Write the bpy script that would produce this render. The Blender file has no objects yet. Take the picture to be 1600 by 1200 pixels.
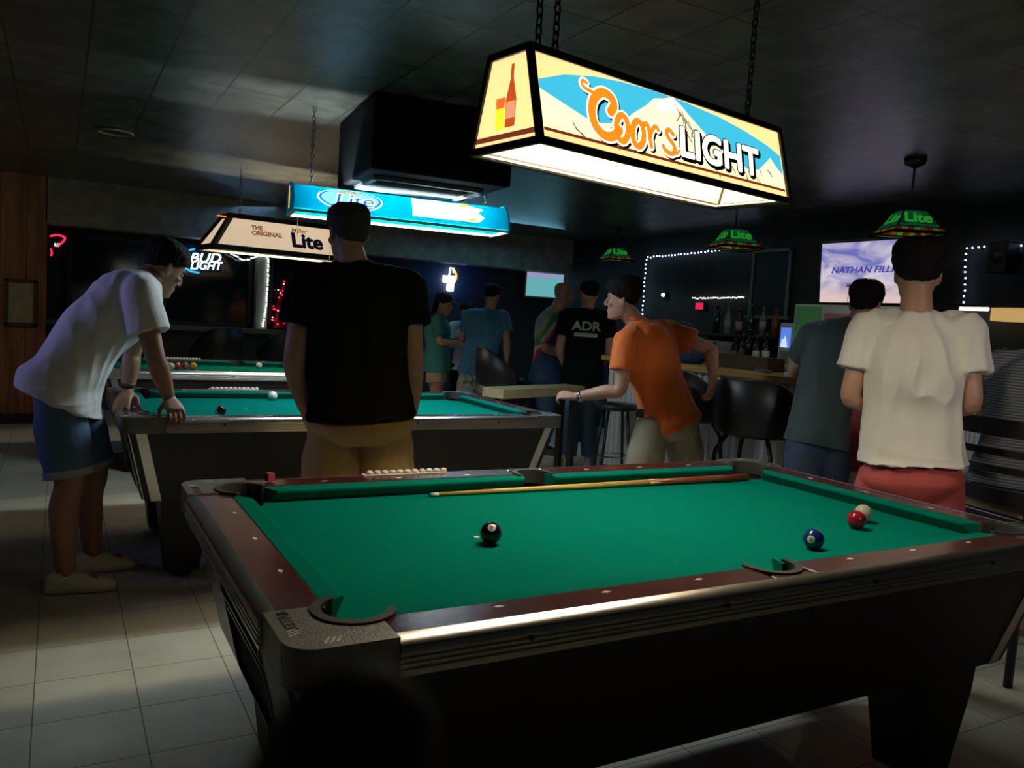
import bpy, bmesh, math, random
from mathutils import Vector, Matrix, noise
random.seed(7)
SC = bpy.context.scene
COL = SC.collection
PI = math.pi

# ------------------------------------------------------------------ camera
cam_data = bpy.data.cameras.new('camera')
cam = bpy.data.objects.new('camera', cam_data); COL.objects.link(cam)
cam_data.sensor_width = 36.0
cam_data.lens = 36.0 * 1260.0 / 1600.0
cam_data.clip_start = 0.01
cam_data.dof.use_dof = True
cam_data.dof.focus_distance = 3.4
cam_data.dof.aperture_fstop = 13.0          # a phone's small pupil: only what almost touches the lens blurs
CR = Vector((0.87126022, -0.48681671, 0.06257089)); CU = Vector((-0.01549937, 0.10012987, 0.99485365)); CF = Vector((0.49057659, 0.86774622, -0.07969382))
m = Matrix.Identity(4)
for i in range(3):
    m[i][0] = CR[i]; m[i][1] = CU[i]; m[i][2] = -CF[i]
m.translation = Vector((-1.4711162, -1.86101897, 1.33846524))
cam.matrix_world = m
SC.camera = cam

# ------------------------------------------------------------------ world, exposure
world = bpy.data.worlds.new('world'); SC.world = world; world.use_nodes = True
bg = world.node_tree.nodes['Background']
bg.inputs[0].default_value = (0.75, 1.0, 0.95, 1); bg.inputs[1].default_value = 0.007
SC.view_settings.view_transform = 'Standard'
SC.view_settings.look = 'None'
SC.view_settings.gamma = 1.0
SC.view_settings.use_curve_mapping = False
SC.view_settings.exposure = 0.0
SC.cycles.use_denoising = True
SC.cycles.max_bounces = 7
SC.cycles.diffuse_bounces = 4
SC.cycles.glossy_bounces = 3
SC.cycles.sample_clamp_indirect = 2.0
SC.cycles.caustics_reflective = False
SC.cycles.caustics_refractive = False

# dim area lights; all but the left neon are added fills
def area(name, loc, size, power, color, direction=(0, 0, -1), sy=None, parent=None, spread=None):
    d = bpy.data.lights.new(name, 'AREA'); d.energy = power; d.color = color
    d.shape = 'RECTANGLE'; d.size = size; d.size_y = sy or size
    if spread: d.spread = spread
    o = bpy.data.objects.new(name, d); COL.objects.link(o)
    o.location = loc
    o.rotation_euler = Vector(direction).to_track_quat('-Z', 'Y').to_euler()
    if parent: o.parent = parent
    return o
area('fill_left', (-3.0, 3.6, 2.4), 0.4, 1.9, (1.0, 0.72, 0.45), (0.10, 0.95, -0.30), spread=math.radians(75))  # added fill that brightens the wood panelling, no fixture here
area('fill_right', (0.6, -3.4, 2.35), 0.5, 3.4, (1.0, 0.90, 0.80), (0.32, 0.93, -0.27), spread=math.radians(48))  # added fill from behind the camera for the people and bar front
area('left_neon_light', (-3.8, 2.9, 1.9), 0.5, 1.4, (0.42, 0.40, 1.0), (1, -0.22, -0.22), spread=math.radians(50))
area('far_blue_fill', (0.2, 7.2, 2.40), 1.2, 2.0, (0.25, 0.55, 1.0), (0.1, -0.1, -1), sy=0.3)  # added unseen blue fill lifting the dark alcove
area('far_teal_fill', (3.0, 6.6, 2.42), 1.6, 6.0, (0.25, 0.75, 1.0), (0.0, -0.15, -1), sy=0.4)  # added unseen teal fill for the group at the back
area('back_bar_fill', (3.9, 2.6, 2.42), 3.0, 2.0, (0.9, 1.0, 0.72), (-0.05, 0, -1), sy=0.3)  # added fill above the back counter, belongs to no fixture

# ------------------------------------------------------------------ materials
MATS = {}
def mat(name, color=(0.5, 0.5, 0.5), rough=0.6, metal=0.0, var=0.0, scale=8.0, bump=0.0, bscale=40.0,
        emit=None, estr=0.0, spec=None, sheen=0.0, sss=0.0, trans=0.0, coat=0.0, stretch=None):
    if name in MATS: return MATS[name]
    M = bpy.data.materials.new(name); M.use_nodes = True
    nt = M.node_tree; b = nt.nodes['Principled BSDF']
    b.inputs['Base Color'].default_value = (*color, 1)
    b.inputs['Roughness'].default_value = rough
    b.inputs['Metallic'].default_value = metal
    if spec is not None: b.inputs['Specular IOR Level'].default_value = spec
    if sheen: b.inputs['Sheen Weight'].default_value = sheen
    if coat: b.inputs['Coat Weight'].default_value = coat
    if sss:
        b.inputs['Subsurface Weight'].default_value = sss
        b.inputs['Subsurface Radius'].default_value = (0.02, 0.008, 0.004)
    if trans: b.inputs['Transmission Weight'].default_value = trans
    if emit is not None:
        b.inputs['Emission Color'].default_value = (*emit, 1)
        b.inputs['Emission Strength'].default_value = estr
    if var or bump:
        tc = nt.nodes.new('ShaderNodeTexCoord'); mp = nt.nodes.new('ShaderNodeMapping')
        if stretch: mp.inputs['Scale'].default_value = stretch
        nt.links.new(tc.outputs['Object'], mp.inputs[0])
    if var:
        n = nt.nodes.new('ShaderNodeTexNoise'); n.inputs['Scale'].default_value = scale; n.inputs['Detail'].default_value = 5
        nt.links.new(mp.outputs[0], n.inputs['Vector'])
        r = nt.nodes.new('ShaderNodeMix'); r.data_type = 'RGBA'
        r.inputs[6].default_value = (*[max(0, c * (1 - var)) for c in color], 1)
        r.inputs[7].default_value = (*[min(1, c * (1 + var)) for c in color], 1)
        nt.links.new(n.outputs['Fac'], r.inputs[0]); nt.links.new(r.outputs[2], b.inputs['Base Color'])
    if bump:
        n2 = nt.nodes.new('ShaderNodeTexNoise'); n2.inputs['Scale'].default_value = bscale; n2.inputs['Detail'].default_value = 4
        nt.links.new(mp.outputs[0], n2.inputs['Vector'])
        bp = nt.nodes.new('ShaderNodeBump'); bp.inputs['Strength'].default_value = bump; bp.inputs['Distance'].default_value = 0.01
        nt.links.new(n2.outputs['Fac'], bp.inputs['Height']); nt.links.new(bp.outputs[0], b.inputs['Normal'])
    MATS[name] = M
    return M

def emis(name, color, strength):
    if name in MATS: return MATS[name]
    M = bpy.data.materials.new(name); M.use_nodes = True
    nt = M.node_tree; nt.nodes.clear()
    e = nt.nodes.new('ShaderNodeEmission'); e.inputs[0].default_value = (*color, 1); e.inputs[1].default_value = strength
    o = nt.nodes.new('ShaderNodeOutputMaterial'); nt.links.new(e.outputs[0], o.inputs[0])
    MATS[name] = M
    return M

def backlit(name, color, trans=0.75, glow=0.0):
    """a translucent sign face: the lamp behind it shines through"""
    if name in MATS: return MATS[name]
    M = bpy.data.materials.new(name); M.use_nodes = True
    nt = M.node_tree; nt.nodes.clear()
    d = nt.nodes.new('ShaderNodeBsdfDiffuse'); d.inputs[0].default_value = (*color, 1)
    t = nt.nodes.new('ShaderNodeBsdfTranslucent'); t.inputs[0].default_value = (*color, 1)
    mx = nt.nodes.new('ShaderNodeMixShader'); mx.inputs[0].default_value = trans
    nt.links.new(d.outputs[0], mx.inputs[1]); nt.links.new(t.outputs[0], mx.inputs[2])
    o = nt.nodes.new('ShaderNodeOutputMaterial'); last = mx
    if glow:
        e = nt.nodes.new('ShaderNodeEmission'); e.inputs[0].default_value = (*color, 1); e.inputs[1].default_value = glow
        a = nt.nodes.new('ShaderNodeAddShader'); nt.links.new(mx.outputs[0], a.inputs[0]); nt.links.new(e.outputs[0], a.inputs[1]); last = a
    nt.links.new(last.outputs[0], o.inputs[0])
    MATS[name] = M
    return M

# ------------------------------------------------------------------ objects
def obj(name, bm, material, parent=None, smooth=False, recalc=True):
    if recalc: bmesh.ops.recalc_face_normals(bm, faces=bm.faces[:])
    me = bpy.data.meshes.new(name); bm.to_mesh(me); bm.free()
    if material: me.materials.append(material)
    if smooth:
        for p in me.polygons: p.use_smooth = True
        if smooth == 'auto':
            me.set_sharp_from_angle(angle=math.radians(38))
    o = bpy.data.objects.new(name, me); COL.objects.link(o)
    if parent: o.parent = parent
    return o
def tag(o, label, cat, group=None):
    o['label'] = label; o['category'] = cat
    if group: o['group'] = group
    return o
def thing(name, label, cat, loc=(0, 0, 0), rotz=0.0, group=None):
    o = bpy.data.objects.new(name, None); COL.objects.link(o)
    o.location = loc; o.rotation_euler = (0, 0, rotz); o.empty_display_size = 0.1
    return tag(o, label, cat, group)
def struct(name, bm, m, parent=None, smooth=False):
    o = obj(name, bm, m, parent, smooth)
    if not parent: o['kind'] = 'structure'
    return o
def dup(root, loc=None, rotz=None, label=None, group=None):
    r = root.copy(); COL.objects.link(r)
    if loc is not None: r.location = loc
    if rotz is not None: r.rotation_euler = (0, 0, rotz)
    if label: r['label'] = label
    if group: r['group'] = group
    for ch in list(root.children):
        if ch.type == 'LIGHT': continue
        c = ch.copy(); COL.objects.link(c); c.parent = r
        for g in list(ch.children):
            d = g.copy(); COL.objects.link(d); d.parent = c
    return r

# ------------------------------------------------------------------ shapes
V = Vector
def NB(): return bmesh.new()
def box(bm, c, s, rot=None, bev=0.0):
    r = bmesh.ops.create_cube(bm, size=1.0)
    vs = r['verts']
    M = Matrix.Diagonal((s[0], s[1], s[2], 1))
    bmesh.ops.transform(bm, matrix=M, verts=vs)
    if bev:
        es = list({e for v in vs for e in v.link_edges})
        rb = bmesh.ops.bevel(bm, geom=es, offset=bev, segments=2, affect='EDGES', profile=0.5)
        vs = list({v for f in rb['faces'] for v in f.verts} | {v for v in vs if v.is_valid})
    if rot is not None: bmesh.ops.transform(bm, matrix=rot.to_4x4(), verts=vs)
    bmesh.ops.translate(bm, vec=V(c), verts=vs)
    return vs
def box2(bm, a, b, bev=0.0):
    return box(bm, [(a[i] + b[i]) / 2 for i in range(3)], [abs(b[i] - a[i]) for i in range(3)], None, bev)
def frame_of(d):
    d = V(d).normalized()
    a = V((0, 0, 1)) if abs(d.z) < 0.9 else V((1, 0, 0))
    u = d.cross(a).normalized(); v = d.cross(u).normalized()
    return u, v, d
def ringloft(bm, rings, cap=True):
    L = [[bm.verts.new(p) for p in r] for r in rings]
    n = len(L[0])
    for a, b in zip(L, L[1:]):
        for i in range(n):
            bm.faces.new((a[i], a[(i + 1) % n], b[(i + 1) % n], b[i]))
    if cap:
        bm.faces.new(L[0][::-1]); bm.faces.new(L[-1])
def tube(bm, pts, r, n=10, cap=True, closed=False):
    pts = [V(p) for p in pts]
    if not isinstance(r, (list, tuple)): r = [r] * len(pts)
    rings = []; u = None
    N = len(pts)
    for i, p in enumerate(pts):
        if closed: t = (pts[(i + 1) % N] - pts[i - 1]).normalized()
        else: t = (pts[min(i + 1, N - 1)] - pts[max(i - 1, 0)]).normalized()
        if u is None: u, v, _ = frame_of(t)
        else:
            u = (u - t * u.dot(t)).normalized()
        v = t.cross(u)
        rings.append([p + (u * math.cos(2 * PI * k / n) + v * math.sin(2 * PI * k / n)) * r[i] for k in range(n)])
    if closed:
        L = [[bm.verts.new(p) for p in rr] for rr in rings]
        for a, b in zip(L, L[1:] + L[:1]):
            for i in range(n): bm.faces.new((a[i], a[(i + 1) % n], b[(i + 1) % n], b[i]))
    else: ringloft(bm, rings, cap)
def cyl(bm, p0, p1, r0, r1=None, n=20): tube(bm, [p0, p1], [r0, r0 if r1 is None else r1], n)
def lathe(bm, prof, c=(0, 0, 0), n=24):
    rings = [[V(c) + V((r * math.cos(2 * PI * k / n), r * math.sin(2 * PI * k / n), z)) for k in range(n)] for r, z in prof]
    ringloft(bm, rings)
def ball(bm, c, r, seg=20, rot=None):
    if not isinstance(r, (list, tuple)): r = (r, r, r)
    x = bmesh.ops.create_uvsphere(bm, u_segments=seg, v_segments=max(6, seg // 2 + 2), radius=1.0)
    bmesh.ops.transform(bm, matrix=Matrix.Diagonal((*r, 1)), verts=x['verts'])
    if rot is not None: bmesh.ops.transform(bm, matrix=rot.to_4x4(), verts=x['verts'])
    bmesh.ops.translate(bm, vec=V(c), verts=x['verts'])
def prism(bm, poly, o, ux, uy, depth):
    """2-D polygon in the plane (o, ux, uy) pushed out by the vector depth"""
    o = V(o); ux = V(ux); uy = V(uy); depth = V(depth)
    a = [bm.verts.new(o + ux * x + uy * y) for x, y in poly]
    b = [bm.verts.new(o + ux * x + uy * y + depth) for x, y in poly]
    n = len(poly)
    fa = bm.faces.new(a[::-1]); fb = bm.faces.new(b)
    for i in range(n): bm.faces.new((a[i], a[(i + 1) % n], b[(i + 1) % n], b[i]))
    fa.normal_update(); fb.normal_update()
    bmesh.ops.triangulate(bm, faces=[fa, fb], quad_method='BEAUTY', ngon_method='EAR_CLIP')
def arcpts(c, r, a0, a1, n):
    return [(c[0] + r * math.cos(math.radians(a0 + (a1 - a0) * i / n)), c[1] + r * math.sin(math.radians(a0 + (a1 - a0) * i / n))) for i in range(n + 1)]
def place(o, origin, ux, uy):
    """stand a flat mesh (its x, y axes) on the plane given by two unit vectors"""
    ux = V(ux).normalized(); uy = V(uy).normalized(); uz = ux.cross(uy)
    M = Matrix.Identity(4)
    for i in range(3): M[i][0] = ux[i]; M[i][1] = uy[i]; M[i][2] = uz[i]
    M.translation = V(origin); o.matrix_local = M
    return o
def to_mesh(o, name, parent=None):
    dg = bpy.context.evaluated_depsgraph_get(); dg.update()
    me = bpy.data.meshes.new_from_object(o.evaluated_get(dg))
    me.name = name
    n = bpy.data.objects.new(name, me); COL.objects.link(n)
    d = o.data; bpy.data.objects.remove(o)
    if parent: n.parent = parent
    return n
def text(name, s, size, m, parent, origin, ux, uy, ext=0.0006, shear=0.0, offset=0.0, align='CENTER', sx=1.0, spacing=1.0, bold=0.0):
    if offset > 0.0015: bold = max(bold, offset * 0.9); offset = 0.0
    c = bpy.data.curves.new(name, 'FONT'); c.body = s; c.size = size; c.extrude = ext; c.shear = shear; c.offset = offset
    c.align_x = align; c.align_y = 'CENTER'; c.space_character = spacing
    c.resolution_u = 4
    o = bpy.data.objects.new(name, c); COL.objects.link(o)
    n = to_mesh(o, name, parent)
    n.data.materials.clear(); n.data.materials.append(m)
    if bold:                       # thicken the strokes by laying shifted copies over each other
        b = NB(); b.from_mesh(n.data); g0 = b.verts[:] + b.edges[:] + b.faces[:]
        for i, (dx, dy) in enumerate(((1, 0), (-1, 0), (0, 1), (0, -1), (.7, .7), (-.7, .7), (.7, -.7), (-.7, -.7))):
            r = bmesh.ops.duplicate(b, geom=g0); vs = [v for v in r['geom'] if isinstance(v, bmesh.types.BMVert)]
            bmesh.ops.translate(b, vec=(dx * bold, dy * bold, 0.00001 * i), verts=vs)
        b.to_mesh(n.data); b.free()
    if sx != 1.0: n.data.transform(Matrix.Diagonal((sx, 1, 1, 1)))
    return place(n, origin, ux, uy)
def ribbon(bm, pts, w, z0, z1):
    """thick pen stroke lying in the xy plane between z0 and z1"""
    P = [V((p[0], p[1], 0)) for p in pts]; n = len(P)
    W = w if isinstance(w, (list, tuple)) else [w] * n
    l = []; r = []
    for i in range(n):
        t = (P[min(i + 1, n - 1)] - P[max(i - 1, 0)]); t.normalize(); s = V((-t.y, t.x, 0))
        l.append(P[i] + s * W[i] / 2); r.append(P[i] - s * W[i] / 2)
    rings = [[V((a.x, a.y, z0)), V((b.x, b.y, z0)), V((b.x, b.y, z1)), V((a.x, a.y, z1))] for a, b in zip(l, r)]
    ringloft(bm, rings)
    for e in (0, n - 1):
        cyl(bm, (P[e].x, P[e].y, z0), (P[e].x, P[e].y, z1), W[e] / 2, n=14)
def smoothline(pts, k=6):
    P = [V((*p, 0)) if len(p) == 2 else V(p) for p in pts]; out = []
    for i in range(len(P) - 1):
        p0 = P[max(i - 1, 0)]; p1 = P[i]; p2 = P[i + 1]; p3 = P[min(i + 2, len(P) - 1)]
        for j in range(k):
            t = j / k
            out.append(0.5 * ((2 * p1) + (p2 - p0) * t + (2 * p0 - 5 * p1 + 4 * p2 - p3) * t * t + (3 * p1 - p0 - 3 * p2 + p3) * t ** 3))
    out.append(P[-1])
    return out
def chain_bm(p0, p1, link=0.034, wire=0.0028):
    bm = NB(); p0 = V(p0); p1 = V(p1); d = p1 - p0; n = max(2, int(d.length / (link * 0.72)))
    u, v, t = frame_of(d)
    for i in range(n):
        c = p0 + d * ((i + 0.5) / n); a = u if i % 2 else v
        pts = []
        for k in range(10):
            an = 2 * PI * k / 10
            pts.append(c + t * math.cos(an) * link * 0.5 + a * math.sin(an) * link * 0.27)
        tube(bm, pts, wire, 5, closed=True)
    return bm
# ------------------------------------------------------------------ the room
CEIL = 2.45
# floor: square vinyl tiles
def floor_mat():
    M = bpy.data.materials.new('vinyl_tile'); M.use_nodes = True
    nt = M.node_tree; b = nt.nodes['Principled BSDF']
    tc = nt.nodes.new('ShaderNodeTexCoord')
    br = nt.nodes.new('ShaderNodeTexBrick'); br.offset = 0.0
    br.inputs['Color1'].default_value = (0.72, 0.68, 0.56, 1); br.inputs['Color2'].default_value = (0.66, 0.62, 0.51, 1)
    br.inputs['Mortar'].default_value = (0.16, 0.15, 0.12, 1)
    br.inputs['Scale'].default_value = 1.0; br.inputs['Mortar Size'].default_value = 0.002
    br.inputs['Brick Width'].default_value = 0.305; br.inputs['Row Height'].default_value = 0.305
    nt.links.new(tc.outputs['Object'], br.inputs['Vector'])
    n = nt.nodes.new('ShaderNodeTexNoise'); n.inputs['Scale'].default_value = 3.0; n.inputs['Detail'].default_value = 6
    nt.links.new(tc.outputs['Object'], n.inputs['Vector'])
    mx = nt.nodes.new('ShaderNodeMix'); mx.data_type = 'RGBA'; mx.blend_type = 'MULTIPLY'; mx.inputs[0].default_value = 0.6
    nt.links.new(br.outputs['Color'], mx.inputs[6])
    cr = nt.nodes.new('ShaderNodeValToRGB'); cr.color_ramp.elements[0].position = 0.3; cr.color_ramp.elements[0].color = (0.6, 0.58, 0.52, 1)
    cr.color_ramp.elements[1].position = 0.7
    nt.links.new(n.outputs['Fac'], cr.inputs[0]); nt.links.new(cr.outputs[0], mx.inputs[7])
    nt.links.new(mx.outputs[2], b.inputs['Base Color'])
    b.inputs['Roughness'].default_value = 0.45
    return M
bm = NB(); box2(bm, (-5, -4, -0.08), (6.2, 9.5, 0.0)); struct('floor', bm, floor_mat())
# ceiling: square acoustic tiles with dark seams
def ceil_mat():
    M = bpy.data.materials.new('ceiling_tile'); M.use_nodes = True
    nt = M.node_tree; b = nt.nodes['Principled BSDF']
    tc = nt.nodes.new('ShaderNodeTexCoord'); mp = nt.nodes.new('ShaderNodeMapping'); mp.inputs['Location'].default_value = (0.07, -0.04, 0)
    nt.links.new(tc.outputs['Object'], mp.inputs[0])
    br = nt.nodes.new('ShaderNodeTexBrick'); br.offset = 0.0
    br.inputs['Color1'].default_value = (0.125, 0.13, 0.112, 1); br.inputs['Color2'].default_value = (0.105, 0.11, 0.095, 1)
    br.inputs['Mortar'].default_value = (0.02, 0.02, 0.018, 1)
    br.inputs['Scale'].default_value = 1.0; br.inputs['Mortar Size'].default_value = 0.0045
    br.inputs['Brick Width'].default_value = 0.326; br.inputs['Row Height'].default_value = 0.326
    nt.links.new(mp.outputs[0], br.inputs['Vector'])
    n = nt.nodes.new('ShaderNodeTexNoise'); n.inputs['Scale'].default_value = 160.0; n.inputs['Detail'].default_value = 3
    nt.links.new(tc.outputs['Object'], n.inputs['Vector'])
    n2 = nt.nodes.new('ShaderNodeTexNoise'); n2.inputs['Scale'].default_value = 5.0; n2.inputs['Detail'].default_value = 8
    nt.links.new(tc.outputs['Object'], n2.inputs['Vector'])
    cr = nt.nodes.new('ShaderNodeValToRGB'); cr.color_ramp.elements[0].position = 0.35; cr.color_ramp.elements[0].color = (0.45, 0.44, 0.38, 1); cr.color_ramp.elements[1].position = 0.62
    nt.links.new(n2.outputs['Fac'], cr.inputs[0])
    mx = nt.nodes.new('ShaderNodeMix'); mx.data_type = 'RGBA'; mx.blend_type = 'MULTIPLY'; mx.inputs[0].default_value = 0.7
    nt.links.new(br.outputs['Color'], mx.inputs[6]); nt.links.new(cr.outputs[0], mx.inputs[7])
    nt.links.new(mx.outputs[2], b.inputs['Base Color'])
    bp = nt.nodes.new('ShaderNodeBump'); bp.inputs['Strength'].default_value = 0.5; bp.inputs['Distance'].default_value = 0.004
    nt.links.new(n.outputs['Fac'], bp.inputs['Height']); nt.links.new(bp.outputs[0], b.inputs['Normal'])
    b.inputs['Roughness'].default_value = 0.25
    b.inputs['Specular IOR Level'].default_value = 0.9
    return M
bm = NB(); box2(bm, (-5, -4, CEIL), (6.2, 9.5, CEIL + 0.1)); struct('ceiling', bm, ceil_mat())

M_dark = mat('dark_paint', (0.030, 0.034, 0.036), 0.7, var=0.4, scale=3, bump=0.2, bscale=20)
M_navy = mat('dark_blue_paint', (0.045, 0.055, 0.07), 0.65, var=0.4, scale=3, bump=0.2, bscale=20)
M_stone = mat('rough_stone', (0.22, 0.21, 0.185), 0.55, var=0.75, scale=7, bump=1.0, bscale=9)
def wood_mat(name, c0, c1, axis='X', sc=6.0, rough=0.5, planks=0.0):
    M = bpy.data.materials.new(name); M.use_nodes = True
    nt = M.node_tree; b = nt.nodes['Principled BSDF']
    tc = nt.nodes.new('ShaderNodeTexCoord'); mp = nt.nodes.new('ShaderNodeMapping')
    s = [sc, sc, sc]; s['XYZ'.index(axis)] = sc * 0.08; mp.inputs['Scale'].default_value = s
    nt.links.new(tc.outputs['Object'], mp.inputs[0])
    n = nt.nodes.new('ShaderNodeTexNoise'); n.inputs['Scale'].default_value = 3.0; n.inputs['Detail'].default_value = 8; n.inputs['Distortion'].default_value = 0.6
    nt.links.new(mp.outputs[0], n.inputs['Vector'])
    cr = nt.nodes.new('ShaderNodeValToRGB'); cr.color_ramp.elements[0].position = 0.32; cr.color_ramp.elements[0].color = (*c0, 1)
    cr.color_ramp.elements[1].position = 0.68; cr.color_ramp.elements[1].color = (*c1, 1)
    nt.links.new(n.outputs['Fac'], cr.inputs[0])
    if planks:
        w = nt.nodes.new('ShaderNodeTexBrick'); w.offset = 0.0; w.inputs['Scale'].default_value = 1; w.inputs['Mortar Size'].default_value = 0.004
        w.inputs['Brick Width'].default_value = planks; w.inputs['Row Height'].default_value = 50
        w.inputs['Color1'].default_value = (1, 1, 1, 1); w.inputs['Color2'].default_value = (0.75, 0.72, 0.7, 1); w.inputs['Mortar'].default_value = (0.1, 0.08, 0.07, 1)
        nt.links.new(tc.outputs['Object'], w.inputs['Vector'])
        mx = nt.nodes.new('ShaderNodeMix'); mx.data_type = 'RGBA'; mx.blend_type = 'MULTIPLY'; mx.inputs[0].default_value = 1
        nt.links.new(cr.outputs[0], mx.inputs[6]); nt.links.new(w.outputs['Color'], mx.inputs[7]); nt.links.new(mx.outputs[2], b.inputs['Base Color'])
    else: nt.links.new(cr.outputs[0], b.inputs['Base Color'])
    b.inputs['Roughness'].default_value = rough
    MATS[name] = M
    return M
M_panelling = wood_mat('wood_panelling', (0.16, 0.055, 0.016), (0.36, 0.15, 0.05), 'Z', 5, 0.45, 0.22)

# left: wood panelled wall end; its panelling stops at an upright corner
bm = NB(); box2(bm, (-5, 7.45, 0.10), (-1.60, 8.6, CEIL), 0.004); box2(bm, (-1.66, 7.42, 0.10), (-1.585, 7.46, CEIL), 0.004)
struct('wall_left', bm, M_panelling)
bm = NB(); box2(bm, (-5, 7.43, 0.0), (-1.60, 7.50, 0.10), 0.004); struct('baseboard_left', bm, mat('dark_base', (0.02, 0.014, 0.01), 0.5))
bm = NB(); box2(bm, (-1.6, 8.5, 0.0), (6.2, 8.7, CEIL)); struct('wall_back', bm, M_navy)
# stone-faced beam over the alcove
bm = NB(); box2(bm, (-1.6, 7.42, 2.0), (4.6, 7.72, CEIL)); struct('trim_1', bm, M_stone)
# alcove window on the back wall: frame, mullions and dark night panes
M_frame = mat('window_frame', (0.16, 0.16, 0.15), 0.5)
M_night = mat('night_glass', (0.006, 0.012, 0.02), 0.08, spec=0.6)
def window(n, x0, x1, z0, z1, y, parts):
    bm = NB()
    for a, b in (((x0, y, z0), (x0 + .05, y + .06, z1)), ((x1 - .05, y, z0), (x1, y + .06, z1)),
                 ((x0, y, z0), (x1, y + .06, z0 + .05)), ((x0, y, z1 - .05), (x1, y + .06, z1))): box2(bm, a, b, 0.003)
    for k in range(1, parts):
        xx = x0 + (x1 - x0) * k / parts; box2(bm, (xx - .02, y + .01, z0), (xx + .02, y + .05, z1), 0.003)
    f = struct('window_%d' % n, bm, mat('dark_window_frame', (0.03, 0.035, 0.04), 0.5))
    bm = NB(); box2(bm, (x0 + .02, y + .03, z0 + .02), (x1 - .02, y + .036, z1 - .02)); struct('pane', bm, M_night, f)
window(1, -1.4, 0.58, 1.02, 1.98, 8.36, 2)
window(2, 0.78, 2.3, 1.02, 1.98, 8.36, 2)
bm = NB(); box2(bm, (0.61, 8.26, 1.02), (0.75, 8.44, 2.02), 0.004); struct('trim_2', bm, mat('pale_post', (0.45, 0.44, 0.38), 0.5))
bm = NB(); box2(bm, (-1.6, 8.22, 0.97), (2.4, 8.5, 1.03), 0.004); struct('trim_3', bm, M_frame)
# right: wall behind the bar
bm = NB(); box2(bm, (4.75, -1.2, 0.0), (4.95, 8.5, CEIL)); struct('wall_right', bm, M_dark)

# framed picture on the wood panelling
t = thing('framed_picture', 'small framed picture in a dark wooden frame hanging on the wood panelled wall', 'picture', (-1.80, 7.43, 1.20))
bm = NB()
for a, b in (((-.14, -.03, -.23), (-.105, 0, .23)), ((.105, -.03, -.23), (.14, 0, .23)), ((-.14, -.03, -.23), (.14, 0, -.195)), ((-.14, -.03, .195), (.14, 0, .23))): box2(bm, a, b, 0.004)
obj('frame', bm, mat('dark_frame_wood', (0.05, 0.028, 0.014), 0.5), t)
bm = NB(); box2(bm, (-.11, -.015, -.2), (.11, -.008, .2)); obj('print', bm, mat('old_print', (0.34, 0.29, 0.2), 0.6, var=0.35, scale=14), t)

# recessed ceiling lamp, switched off
t = thing('recessed_ceiling_lamp', 'round recessed ceiling lamp, unlit, far left in the tiled ceiling', 'ceiling lamp', (-1.157, 4.42, CEIL))
bm = NB()
tube(bm, [(0.11 * math.cos(2 * PI * k / 28), 0.11 * math.sin(2 * PI * k / 28), -0.006) for k in range(28)], 0.010, 8, closed=True)
obj('trim_ring', bm, mat('brushed_ring', (0.5, 0.47, 0.4), 0.35, 1.0), t, True)
bm = NB(); lathe(bm, [(0.10, 0.0), (0.10, -0.004), (0.07, -0.008), (0.03, -0.014), (0.001, -0.016)]); obj('lens', bm, mat('dull_lens', (0.06, 0.06, 0.05), 0.3), t, True)

# air conditioner box under the ceiling with its intake grille
t = thing('ceiling_air_unit', 'black boxy air unit hanging under the ceiling above the blue lamp, grille below', 'air conditioner', (0.30, 2.55, 2.06))
t.rotation_euler = (0, 0, -0.09)
bm = NB(); box2(bm, (-.36, -.42, 0.0), (.42, .42, 0.39), 0.012); obj('housing', bm, mat('black_housing', (0.004, 0.0045, 0.005), 0.8, spec=0.08), t)
bm = NB()
for a, b in (((-.30, -.24, -.022), (.33, -.21, 0)), ((-.30, .21, -.022), (.33, .24, 0)), ((-.30, -.24, -.022), (-.27, .24, 0)), ((.30, -.24, -.022), (.33, .24, 0))): box2(bm, a, b, 0.003)
g = obj('grille_frame', bm, mat('grey_grille', (0.10, 0.115, 0.11), 0.5), t)
bm = NB()
for k in range(22):
    yy = -.20 + k * 0.019; box(bm, (0.015, yy, -.006), (.58, .012, .002), Matrix.Rotation(0.5, 3, 'X'))
obj('louvres', bm, mat('grey_louvre', (0.05, 0.06, 0.06), 0.5), g)
# ------------------------------------------------------------------ coin operated pool tables
ZR, ZB = 0.80, 0.758
HX, HY = 1.155, 0.655          # outer half sizes
NX, NY = 0.9905, 0.4953        # cushion noses
RX, RY = 1.040, 0.545          # inner edge of the wooden rail tops
M_felt = mat('green_cloth', (0.000, 0.175, 0.128), 0.95, var=0.07, scale=2.5, bump=0.08, bscale=600, spec=0.02)
M_mahog = mat('mahogany_laminate', (0.075, 0.018, 0.018), 0.2, var=0.35, scale=3, stretch=(2, 10, 4), bump=0.02, bscale=60)
M_alum = mat('aluminium_trim', (0.70, 0.67, 0.62), 0.30, 1.0, var=0.15, scale=5, bump=0.05, bscale=300)
M_cast = mat('grey_casting', (0.22, 0.21, 0.195), 0.45, 0.7, var=0.35, scale=40, bump=0.25, bscale=220)
M_rub = mat('dark_rubber', (0.035, 0.036, 0.034), 0.55)
M_black = mat('black_void', (0.004, 0.004, 0.004), 0.9)
M_cab = mat('dark_cabinet', (0.010, 0.007, 0.006), 0.45, var=0.25, scale=3, stretch=(1, 1, 8))
M_end = mat('end_cabinet', (0.05, 0.045, 0.036), 0.35, var=0.2, scale=4)
M_sight = mat('pearl_sight', (0.75, 0.72, 0.66), 0.3)
M_bead = mat('score_bead', (0.72, 0.69, 0.62), 0.4)
M_mark = mat('pale_print', (0.62, 0.60, 0.55), 0.5)

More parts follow.
